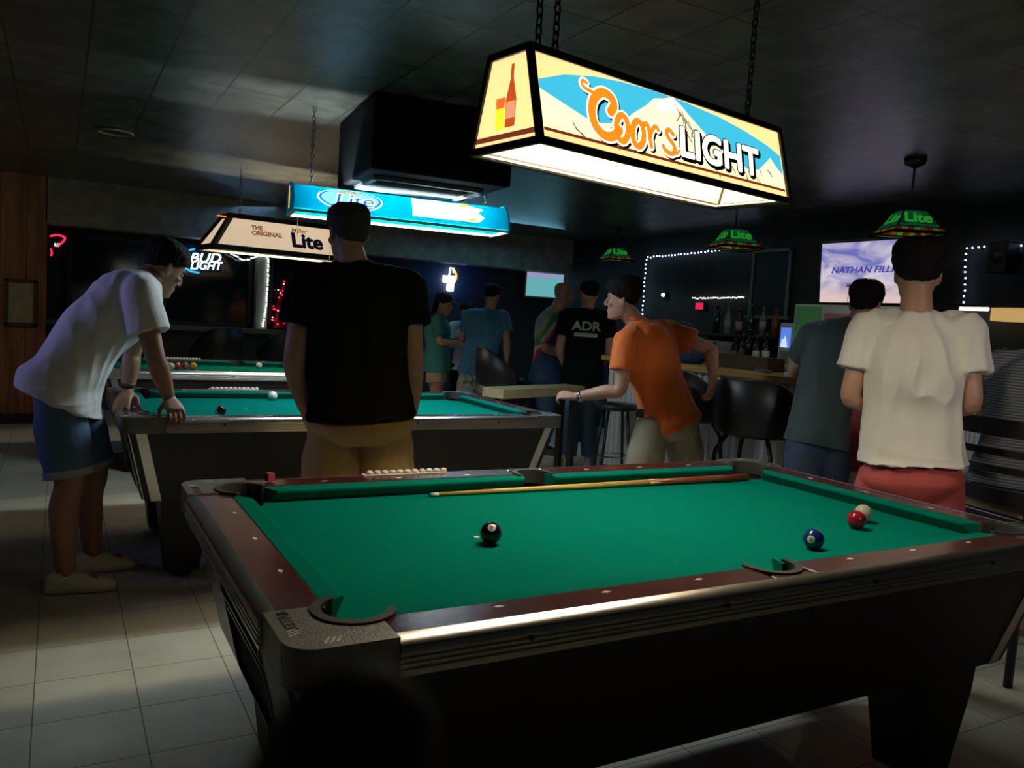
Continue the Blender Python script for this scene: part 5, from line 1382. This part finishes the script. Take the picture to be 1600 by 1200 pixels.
def band(t, c, d, r, w, th, m_, name):
    u, v, d = frame_of(d); n = 24; rings = []
    for a, b in ((-w / 2, r), (-w / 2, r + th), (w / 2, r + th), (w / 2, r)):
        rings.append([V(c) + d * a + (u * math.cos(2 * PI * k / n) + v * math.sin(2 * PI * k / n)) * b for k in range(n)])
    bm = NB(); ringloft(bm, rings + [rings[0]], False); return obj(name, bm, m_, t, True)

# --- the man in white leaning on the end of the middle table
M_whiteT = mat('white_cotton', (0.84, 0.84, 0.83), 0.85, sheen=0.2)
M_denim = mat('blue_denim', (0.075, 0.15, 0.26), 0.8, var=0.45, scale=9, bump=0.25, bscale=400)
t = person('man in white t-shirt and denim shorts leaning on the middle table', (-1.46, 2.28), 0.0,
    dict(pel=(.035, 0, .975), sp1=(.115, 0, 1.145), chest=(.275, 0, 1.315), neck=(.355, .02, 1.425), head=(.412, .050, 1.478), hf=(.80, .38, -.46), hup=(.2, 0, 1),
         shR=(.300, -.165, 1.345), elR=(.365, -.225, 1.075), wrR=(.432, -.182, .882), hdR=(.20, -.78, -.45), hnR=(.15, -.75, .65),
         shL=(.345, .175, 1.325), elL=(.305, .225, 1.06), wrL=(.285, .190, .875), hdL=(-.25, -.75, -.40), hnL=(-.3, -.3, .9),
         hipR=(-.012, -.085, .870), hipL=(.035, .090, .870), knR=(.040, -.125, .510), anR=(.030, -.13, .095), knL=(.145, .12, .505), anL=(.145, .14, .095), toR=(1, -.08, 0), toL=(1, .12, 0)),
    dict(vox=.005, skin=M_skin2, hemfwd=.03, flare=.034, shirt=(M_whiteT, .14, .62, .024), legs=(M_denim, .93, .015), turnup=mat('turned_denim', (0.34, 0.36, 0.38), 0.8),
         hair=dict(m=M_hair, off=.010, top=.012, front=(.088, .066), back=(-.10, -.045)), curlR=.48, curlL=.25, thR=1, thL=-1, fold=.007, arm=1.02, waistd=.125, chestd=.128,
         shoe_m=mat('white_shoe', (0.88, 0.84, 0.76), 0.6)))
band(t, (.285, .192, .905), (.0, -.2, 1), .031, .022, .004, M_rub, 'wristband')
bm = NB(); ball(bm, (.52, -.318, .80), .004, 8); obj('ring', bm, M_chrome, t, True)

# --- the man in the black shirt, back to us
M_blackT = mat('black_cotton', (0.0045, 0.005, 0.0052), 0.9, spec=0.1)
M_khaki = mat('khaki', (0.56, 0.37, 0.14), 0.8, var=0.12, scale=6, bump=0.15, bscale=300)
t = person('big man in black t-shirt and khaki shorts, back turned, between two tables', (-.42, 1.43), -.309,
    dict(pel=(.075, 0, .93), sp1=(.060, 0, 1.13), chest=(.040, 0, 1.36), neck=(.010, -.005, 1.535), head=(-.012, .025, 1.648), hf=(-.35, .93, -.10),
         shL=(-.165, .0, 1.420), elL=(-.205, -.02, 1.115), wrL=(-.165, .14, .90), hdL=(.25, .45, -.7), hnL=(-.8, .2, .1),
         shR=(.235, .0, 1.430), elR=(.278, -.04, 1.150), wrR=(.285, .02, .905), hdR=(-.10, .15, -1), hnR=(.9, -.3, .1),
         hipL=(-.025, 0, .845), hipR=(.175, 0, .845), knL=(-.045, .03, .48), knR=(.20, .03, .48), anL=(-.06, 0, .09), anR=(.22, 0, .09), toL=(-.2, 1, 0), toR=(.25, 1, 0)),
    dict(vox=.0055, skin=M_skin, shirt=(M_blackT, .045, .52, .022), legs=(M_khaki, .95, .024), hipw=.198, waistw=.198, chestw=.196, shw=.165, hipd=.135, waistd=.135, chestd=.135, belly=.02, arm=1.12, leg=1.1, fold=.007,
         hair=dict(m=mat('cropped_hair', (0.03, 0.022, 0.017), 0.7, bump=0.4, bscale=200), off=.0115, front=(.088, .070), back=(-.10, -.062)), curlL=.7, curlR=.45, thL=1, thR=-1,
         shoe_m=mat('dark_shoe', (0.03, 0.03, 0.03), 0.6)))

# --- the man in orange, bending over the middle table
M_orange = mat('orange_cotton', (0.80, 0.16, 0.012), 0.75, sheen=0.2)
M_stone_cl = mat('stone_shorts', (0.42, 0.38, 0.28), 0.8, var=0.1, scale=6, bump=0.15, bscale=300)
t = person('man in an orange polo shirt bending forward at the middle table', (1.66, 2.22), -.654,
    dict(pel=(.285, 0, .80), sp1=(.205, -.01, 1.00), chest=(.125, .0, 1.200), neck=(.030, .0, 1.372), head=(-.050, -.02, 1.500), hf=(-.97, .20, -.06), hup=(-.12, 0, 1),
         shL=(-.010, -.150, 1.245), elL=(-.030, -.200, .955), wrL=(-.300, -.12, .882), hdL=(-.86, .20, .05), hnL=(-.1, -.5, .85),
         shR=(.255, .160, 1.315), elR=(.520, .13, 1.225), wrR=(.540, .0, 1.060), hdR=(-.12, -.1, -1), hnR=(.7, -.5, .1),
         hipL=(.190, -.085, .735), hipR=(.375, .085, .735), knL=(.130, -.10, .42), knR=(.440, .12, .42), anL=(.16, -.10, .09), anR=(.48, .12, .09), toL=(-1, .1, 0), toR=(-1, .3, 0)),
    dict(vox=.005, skin=M_skin, hemfwd=.02, flare=.022, shirt=(M_orange, .085, .60, .020), shirt_name='polo_shirt', legs=(M_stone_cl, .95, .022), fold=.007, hipw=.165, waistw=.155, waistd=.118,
         hair=dict(m=M_hair, off=.014, top=.022, front=(.090, .060), back=(-.10, -.050)), curlL=.75, curlR=.45, thL=1, thR=-1, shoe_m=mat('dark_shoe', (0, 0, 0))))
bm = NB(); tube(bm, [(.030 + .062 * math.cos(a), .0 + .062 * math.sin(a), 1.385 + .012 * math.sin(a * 2)) for a in [2 * PI * k / 20 for k in range(20)]], .013, 8, closed=True); obj('collar', bm, M_orange, t, True)
band(t, V((-.300, -.12, .882)).lerp(V((-.030, -.2, .955)), .10), (-.27, .08, -.073), .030, .020, .005, M_chrome, 'watch')
bm = NB(); box(bm, (.10, -.125, .812), (.05, .02, .05), Matrix.Rotation(.3, 3, 'Z'), .006); obj('phone_pouch', bm, M_rub, t)

# --- the man in dark green at the bar
M_greenT = mat('dark_green_cotton', (0.030, 0.060, 0.060), 0.8, sheen=0.2)
M_jeans = mat('dark_jeans', (0.035, 0.065, 0.13), 0.8, var=0.4, scale=10, bump=0.2, bscale=400)
person('man in dark green t-shirt and jeans leaning on the bar, back turned', (2.335, 1.275), -.889,
    dict(pel=(.005, 0, .87), sp1=(.025, .02, 1.07), chest=(.075, .06, 1.30), neck=(.150, .09, 1.438), head=(.188, .12, 1.545), hf=(.25, .95, -.18),
         shL=(-.075, .06, 1.355), elL=(-.165, .20, 1.135), wrL=(.02, .36, 1.12), hdL=(.7, .5, -.05), hnL=(-.2, .2, 1),
         shR=(.255, .08, 1.360), elR=(.32, .18, 1.135), wrR=(.20, .36, 1.12), hdR=(-.6, .6, 0), hnR=(0, .2, 1),
         hipL=(-.055, -.045, .79), hipR=(.065, .055, .79), knL=(-.07, .0, .46), knR=(.11, .14, .46), anL=(-.08, -.04, .09), anR=(.17, .14, .09), toL=(0, 1, 0), toR=(.3, 1, 0)),
    dict(vox=.0065, shirt=(M_greenT, .14, .62, .020), legs=(M_jeans, 1.97, .014), legs_name='jeans', hair=dict(m=M_hair, off=.012, top=.012, front=(.09, .055), back=(-.10, -.06)), thL=-1, thR=1, hipw=.146, waistw=.140, chestw=.165, shoe_m=mat('dark_shoe', (0, 0, 0))))

# --- the man in the white t-shirt and red shorts
M_creamT = mat('cream_cotton', (0.78, 0.74, 0.68), 0.85, sheen=0.2)
M_redS = mat('red_shorts', (0.44, 0.075, 0.065), 0.8, var=0.12, scale=6, bump=0.15, bscale=300)
person('man in loose white t-shirt and red shorts, back turned', (1.5, .13), -.980,
    dict(pel=(.005, 0, .875), sp1=(-.010, 0, 1.08), chest=(-.022, 0, 1.290), neck=(-.032, -.005, 1.462), head=(-.042, .022, 1.612), hf=(-.12, 1, -.06),
         shL=(-.195, 0, 1.385), elL=(-.240, -.03, 1.115), wrL=(-.09, .17, 1.04), hdL=(.6, .75, 0), hnL=(-.3, .2, .9),
         shR=(.135, 0, 1.395), elR=(.188, -.03, 1.135), wrR=(.07, .17, 1.05), hdR=(-.6, .75, 0), hnR=(.3, .2, .9),
         hipL=(-.085, 0, .79), hipR=(.095, 0, .79), knL=(-.10, .03, .45), knR=(.11, .03, .45), anL=(-.11, -.01, .09), anR=(.12, -.01, .09), toL=(-.2, 1, 0), toR=(.2, 1, 0)),
    dict(vox=.0055, shirt=(M_creamT, .006, .60, .021), arm=.95, flare=.016, legs=(M_redS, .95, .024), fold=.010, vert=1.5, hipw=.170, waistw=.158, chestw=.166, shw=.140,
         hair=dict(m=M_hair, off=.013, top=.018, front=(.09, .06), back=(-.10, -.05)), thL=1, thR=-1, shoe_m=MATS['white_shoe']))

# --- seated woman in stripes at the right edge
def stripe_mat(name, c0, c1, scale):
    M = bpy.data.materials.new(name); M.use_nodes = True; nt = M.node_tree; b = nt.nodes['Principled BSDF']
    tc = nt.nodes.new('ShaderNodeTexCoord'); w = nt.nodes.new('ShaderNodeTexWave'); w.bands_direction = 'Z'; w.inputs['Scale'].default_value = scale; w.inputs['Distortion'].default_value = .4
    nt.links.new(tc.outputs['Object'], w.inputs['Vector']); r = nt.nodes.new('ShaderNodeMix'); r.data_type = 'RGBA'; r.inputs[6].default_value = (*c0, 1); r.inputs[7].default_value = (*c1, 1)
    nt.links.new(w.outputs['Fac'], r.inputs[0]); nt.links.new(r.outputs[2], b.inputs['Base Color']); b.inputs['Roughness'].default_value = .85; MATS[name] = M; return M
person('person in grey striped top seated on a ladder-back stool at right edge', (2.10, .02), -1.086,
    dict(pel=(-.005, -.01, .815), sp1=(-.005, .0, 1.00), chest=(.015, .035, 1.19), neck=(.035, .06, 1.335), head=(.055, .10, 1.455), hf=(.3, .95, -.1),
         shL=(-.135, .045, 1.265), elL=(-.165, .14, 1.05), wrL=(-.03, .33, 1.11), hdL=(.6, .7, 0), hnL=(-.2, 0, 1), shR=(.175, .045, 1.27), elR=(.21, .16, 1.06), wrR=(.10, .33, 1.11), hdR=(-.6, .7, 0), hnR=(.2, 0, 1),
         hipL=(-.075, .06, .795), hipR=(.075, .06, .795), knL=(-.09, .44, .78), knR=(.09, .44, .78), anL=(-.08, .38, .38), anR=(.08, .38, .38), toL=(0, 1, 0), toR=(0, 1, 0)),
    dict(vox=.0065, hs=.93, shirt=(stripe_mat('grey_stripes', (0.10, 0.11, 0.12), (0.32, 0.33, 0.34), 26), .05, .75, .018), legs=(M_jeans, 1.95, .010), legs_name='jeans', hipw=.165, waistw=.135, chestw=.150, shw=.125, arm=.85, leg=.9, shoe=False,
         hair=dict(m=M_hair, off=.018, top=.012, front=(.09, .05), back=(-.10, -.09), long=.16), thL=-1, thR=1))

# --- the group at the back
FV = .009
M_tealT = mat('teal_cotton', (0.04, 0.22, 0.20), 0.8); M_tan = mat('tan_cotton', (0.42, 0.32, 0.20), 0.8); M_blueT = mat('blue_cotton', (0.05, 0.20, 0.36), 0.8)
def camo_mat():
    M = bpy.data.materials.new('grey_camouflage'); M.use_nodes = True; nt = M.node_tree; b = nt.nodes['Principled BSDF']
    tc = nt.nodes.new('ShaderNodeTexCoord'); n = nt.nodes.new('ShaderNodeTexNoise'); n.inputs['Scale'].default_value = 11; n.inputs['Detail'].default_value = 2
    nt.links.new(tc.outputs['Object'], n.inputs['Vector']); r = nt.nodes.new('ShaderNodeValToRGB'); r.color_ramp.interpolation = 'CONSTANT'
    r.color_ramp.elements[0].color = (.16, .18, .18, 1); r.color_ramp.elements[1].position = .5; r.color_ramp.elements[1].color = (.42, .45, .45, 1); e = r.color_ramp.elements.new(.6); e.color = (.28, .30, .30, 1)
    nt.links.new(n.outputs['Fac'], r.inputs[0]); nt.links.new(r.outputs[0], b.inputs['Base Color']); b.inputs['Roughness'].default_value = .85; return M
t = person('person in teal t-shirt, tan shorts and dark cap at the back', (2.35, 6.2), -.443,
    dict(pel=(-.205, 0, .86), sp1=(-.215, 0, 1.02), chest=(-.215, 0, 1.20), neck=(-.200, 0, 1.345), head=(-.170, 0, 1.455), hf=(.95, -.15, -.22),
         shR=(-.215, -.145, 1.275), elR=(-.175, -.18, 1.045), wrR=(.02, -.12, 1.05), hdR=(1, .1, .05), hnR=(0, -.4, 1), shL=(-.205, .145, 1.275), elL=(-.15, .18, 1.05), wrL=(.04, .10, 1.08), hdL=(1, -.1, 0), hnL=(0, .4, 1),
         hipR=(-.205, -.08, .79), hipL=(-.205, .08, .79), toL=(1, 0, 0), toR=(1, 0, 0), knR=(-.19, -.08, .46), knL=(-.18, .09, .46), anR=(-.21, -.08, .09), anL=(-.20, .09, .09)),
    dict(vox=FV, hs=.95, shirt=(M_tealT, .14, .72, .018), legs=(M_tan, .55, .020), hipw=.160, waistw=.140, chestw=.150, shw=.125, arm=.85, hair=dict(m=M_hair, off=.012, front=(.09, .055), back=(-.10, -.06), long=.10), thR=1, thL=-1))
J_ = dict(head=(-.170, 0, 1.455), hf=(.95, -.15, -.22)); hair(J_, t, mat('dark_cap', (0.012, 0.016, 0.03), 0.8), .95, off=.02, front=(.11, .060), back=(-.12, .02), name='cap', vox=.008)
c, r, f, u = head_frame(J_); bm = NB(); sloft(bm, [(c + f * .085 + u * .062, r, u, .065, .006, .006), (c + f * .125 + u * .052, r, u, .062, .006, .006), (c + f * .165 + u * .040, r, u, .035, .005, .005)], 18, 2.2, 4); obj('cap_brim', bm, MATS['dark_cap'], t, True)
t = person('pale faced person in white top looking at a phone at the back', (2.95, 6.75), -.456,
    dict(pel=(-.17, 0, .80), sp1=(-.175, 0, .97), chest=(-.185, -.02, 1.13), neck=(-.19, -.04, 1.27), head=(-.195, -.06, 1.385), hf=(-.35, -.9, -.25),
         shL=(-.02, -.03, 1.20), elL=(.03, -.08, .99), wrL=(-.08, -.22, 1.02), hdL=(-.7, -.6, 0), hnL=(0, -.3, 1), shR=(-.36, -.03, 1.20), elR=(-.40, -.08, .99), wrR=(-.28, -.22, 1.02), hdR=(.7, -.6, 0), hnR=(0, -.3, 1),
         hipL=(-.09, 0, .74), hipR=(-.25, 0, .74), toL=(0, -1, 0), toR=(0, -1, 0)),
    dict(vox=FV, hs=.95, s=.95, skin=mat('pale_skin', (0.58, 0.36, 0.30), 0.5), shirt=(mat('white_top', (0.55, 0.55, 0.60), 0.8), .10, .7, .018), legs=(M_blackT, 1.95, .014), legs_name='trousers', hipw=.155, waistw=.135, chestw=.145, shw=.12, arm=.85, hair=dict(m=M_hair, off=.014, front=(.09, .06), back=(-.10, -.07), long=.12)))
bm = NB(); box(bm, (-.185, -.33, 1.03), (.07, .008, .13), Matrix.Rotation(-.9, 3, 'X'), .003); ph = obj('phone', bm, M_blkm, None); ph.location = t.location; ph.rotation_euler = t.rotation_euler; tag(ph, 'phone with a blue lit screen held by the pale faced person at the back', 'phone')
bm = NB(); box(bm, (-.185, -.326, 1.036), (.062, .002, .115), Matrix.Rotation(-.9, 3, 'X')); obj('screen', bm, emis('phone_blue', (0.12, 0.35, 1.0), 0.9), ph)
person('man in blue t-shirt and grey camouflage shorts at the back', (2.75, 5.75), -.506,
    dict(pel=(-.315, 0, .80), sp1=(-.285, .01, 1.02), chest=(-.245, .03, 1.26), neck=(-.215, .05, 1.430), head=(-.205, .08, 1.575), hf=(.35, .9, -.15),
         shL=(-.420, .02, 1.340), elL=(-.500, .10, 1.10), wrL=(-.44, .28, 1.02), hdL=(.1, .9, 0), hnL=(-.5, 0, 1), shR=(-.070, .03, 1.350), elR=(-.020, -.01, 1.12), wrR=(-.005, .06, .90), hdR=(.1, .3, -.9), hnR=(.9, 0, 0),
         hipL=(-.395, 0, .72), hipR=(-.225, 0, .72), toL=(-.1, 1, 0), toR=(.2, 1, 0), knL=(-.42, .02, .44), knR=(-.19, .03, .44), anL=(-.43, 0, .09), anR=(-.17, 0, .09)),
    dict(vox=FV, shirt=(M_blueT, .09, .62, .022), legs=(camo_mat(), 1.0, .026), hipw=.175, waistw=.165, chestw=.180, hair=dict(m=M_hair, off=.008, front=(.088, .066), back=(-.10, -.04)), thL=-1, thR=-1, shoe_m=MATS['white_shoe']))
# racing jersey: panels of colour in the cloth itself
def jersey_mat():
    M = bpy.data.materials.new('racing_jersey'); M.use_nodes = True; nt = M.node_tree; b = nt.nodes['Principled BSDF']
    tc = nt.nodes.new('ShaderNodeTexCoord'); sp = nt.nodes.new('ShaderNodeSeparateXYZ'); nt.links.new(tc.outputs['Object'], sp.inputs[0])
    n = nt.nodes.new('ShaderNodeTexNoise'); n.inputs['Scale'].default_value = 14; nt.links.new(tc.outputs['Object'], n.inputs['Vector'])
    d = nt.nodes.new('ShaderNodeMath'); d.operation = 'MULTIPLY_ADD'; d.inputs[1].default_value = -1.5; nt.links.new(sp.outputs[0], d.inputs[0]); nt.links.new(sp.outputs[2], d.inputs[2])
    a = nt.nodes.new('ShaderNodeMath'); a.operation = 'MULTIPLY_ADD'; a.inputs[1].default_value = 0.10; nt.links.new(n.outputs['Fac'], a.inputs[0]); nt.links.new(d.outputs[0], a.inputs[2])
    mr = nt.nodes.new('ShaderNodeMapRange'); mr.inputs[1].default_value = 0.85; mr.inputs[2].default_value = 1.55; nt.links.new(a.outputs[0], mr.inputs[0])
    r = nt.nodes.new('ShaderNodeValToRGB'); r.color_ramp.interpolation = 'CONSTANT'; E_ = r.color_ramp.elements
    E_[0].color = (.012, .05, .13, 1); E_[1].position = .42; E_[1].color = (.45, .01, .09, 1)
    for p_, c_ in ((.50, (.42, .45, .43)), (.60, (.06, .26, .08)), (.70, (.40, .40, .10)), (.78, (.30, .36, .36))): e = E_.new(p_); e.color = (*c_, 1)
    nt.links.new(mr.outputs[0], r.inputs[0]); nt.links.new(r.outputs[0], b.inputs['Base Color']); b.inputs['Roughness'].default_value = .7; return M
person('bald man in a colourful racing jersey, facing right', (2.75, 5.0), -.5515,
    dict(pel=(.030, 0, .84), sp1=(.035, 0, 1.06), chest=(.050, 0, 1.30), neck=(.095, 0, 1.475), head=(.150, 0, 1.610), hf=(.93, -.10, -.15),
         shR=(.045, -.185, 1.385), elR=(.010, -.24, 1.09), wrR=(.19, -.16, 1.02), hdR=(1, .3, .1), hnR=(0, -.5, .9), shL=(.06, .185, 1.385), elL=(.08, .22, 1.10), wrL=(.28, .12, 1.05), hdL=(1, -.1, 0), hnL=(0, .4, .9),
         hipR=(.03, -.09, .76), hipL=(.03, .09, .76), toL=(1, 0, 0), toR=(1, 0, 0), knR=(.06, -.1, .46), knL=(.08, .1, .46), anR=(.03, -.1, .09), anL=(.05, .1, .09)),
    dict(vox=FV, shirt=(jersey_mat(), .10, .88, .030), shirt_name='jersey', legs=(M_jeans, 1.95, .014), legs_name='jeans', arm=1.05, belly=.03, thR=1, thL=-1, shoe_m=mat('dark_shoe', (0, 0, 0))))
t = person('man in black shirt with white lettering on its back, at the bar end', (2.62, 4.4), -.579,
    dict(pel=(.165, 0, .87), sp1=(.168, .01, 1.08), chest=(.168, .03, 1.32), neck=(.170, .04, 1.480), head=(.178, .07, 1.610), hf=(-.35, .9, -.1),
         shL=(-.015, .02, 1.385), elL=(-.06, -.02, 1.10), wrL=(.0, .16, .93), hdL=(.2, .6, -.6), hnL=(-.9, 0, .2), shR=(.350, .02, 1.390), elR=(.40, -.02, 1.11), wrR=(.34, .16, .96), hdR=(-.3, .7, -.4), hnR=(.8, 0, .4),
         hipL=(.08, 0, .78), hipR=(.25, 0, .78), toL=(-.4, 1, 0), toR=(.2, 1, 0), knL=(.10, .03, .45), knR=(.26, .05, .45), anL=(.09, 0, .09), anR=(.28, .03, .09)),
    dict(vox=FV, shirt=(M_blackT, .12, .60, .022), legs=(M_denim, 1.95, .016), legs_name='jeans', hair=dict(m=M_hair, off=.010, front=(.088, .066), back=(-.10, -.04)), thL=1, thR=-1, shoe_m=mat('grey_shoe', (0.4, 0.4, 0.38), 0.6)))
M_print = mat('shirt_print', (0.40, 0.43, 0.42), 0.7)
shirt = [c_ for c_ in t.children if c_.name.startswith('t_shirt')][0]
text('lettering', 'ADR', 0.115, M_print, shirt, (.168, -.135, 1.315), (1, 0, 0), (0, .12, 1), .012, 0, .003, sx=1.1)
bm = NB(); box(bm, (.168, -.143, 1.240), (.21, .022, .035)); obj('printed_bar', bm, M_print, shirt)
# dark blue bag on the bar
t = thing('cloth_bag', 'dark blue cloth bag with a pale tag on the bar, behind the man in orange', 'bag', (2.96, 3.17, 1.081), 0.3)
bm = NB(); X_, Y_ = V((1, 0, 0)), V((0, 1, 0))
sloft(bm, [(V((0, 0, .0)), X_, Y_, .10, .17, .17), (V((0, 0, .05)), X_, Y_, .12, .20, .20), (V((0, .01, .15)), X_, Y_, .10, .18, .17), (V((0, .02, .22)), X_, Y_, .06, .12, .11), (V((0, .03, .25)), X_, Y_, .03, .07, .05)], 24, 2.4, 5)
solid('body', bm, mat('navy_cloth', (0.012, 0.03, 0.10), 0.8), t, .008, 2, lambda q, nn: .008 * noise.noise(q * 14))
bm = NB(); box(bm, (-.105, -.06, .15), (.008, .07, .06), Matrix.Rotation(.25, 3, 'Y'), .002); obj('tag', bm, mat('pale_tag', (0.4, 0.45, 0.45), 0.6), t)
bm = NB(); tube(bm, smoothline([(0, -.10, .20), (-.03, -.06, .30), (-.03, .06, .31), (0, .12, .20)], 6), .009, 8); obj('strap', bm, MATS['navy_cloth'], t, True)

# the photographer's own finger, close under the lens
C0 = V((-1.4711162, -1.86101897, 1.33846524)); cam_p = lambda x, y, z: C0 + CR * x + CU * y + CF * z
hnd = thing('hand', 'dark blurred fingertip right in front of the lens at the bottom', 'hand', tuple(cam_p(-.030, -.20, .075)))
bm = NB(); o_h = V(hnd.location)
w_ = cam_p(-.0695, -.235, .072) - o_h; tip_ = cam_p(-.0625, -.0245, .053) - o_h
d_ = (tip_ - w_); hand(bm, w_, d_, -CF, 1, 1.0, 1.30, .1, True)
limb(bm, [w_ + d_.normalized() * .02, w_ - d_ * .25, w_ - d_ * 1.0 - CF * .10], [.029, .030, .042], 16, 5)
solid('body', bm, mat('shaded_skin', (0.075, 0.022, 0.015), 0.6), hnd, .0028, 3)  # shade of the missing photographer's body put into a darker skin colour
bm = NB(); limb(bm, [w_ - d_ * .80 - CF * .08, w_ - d_ * 1.3 - CF * .14, w_ - d_ * 1.9 - CF * .22], [.050, .056, .064], 18, 4); obj('sleeve', bm, M_blackT, hnd, True)
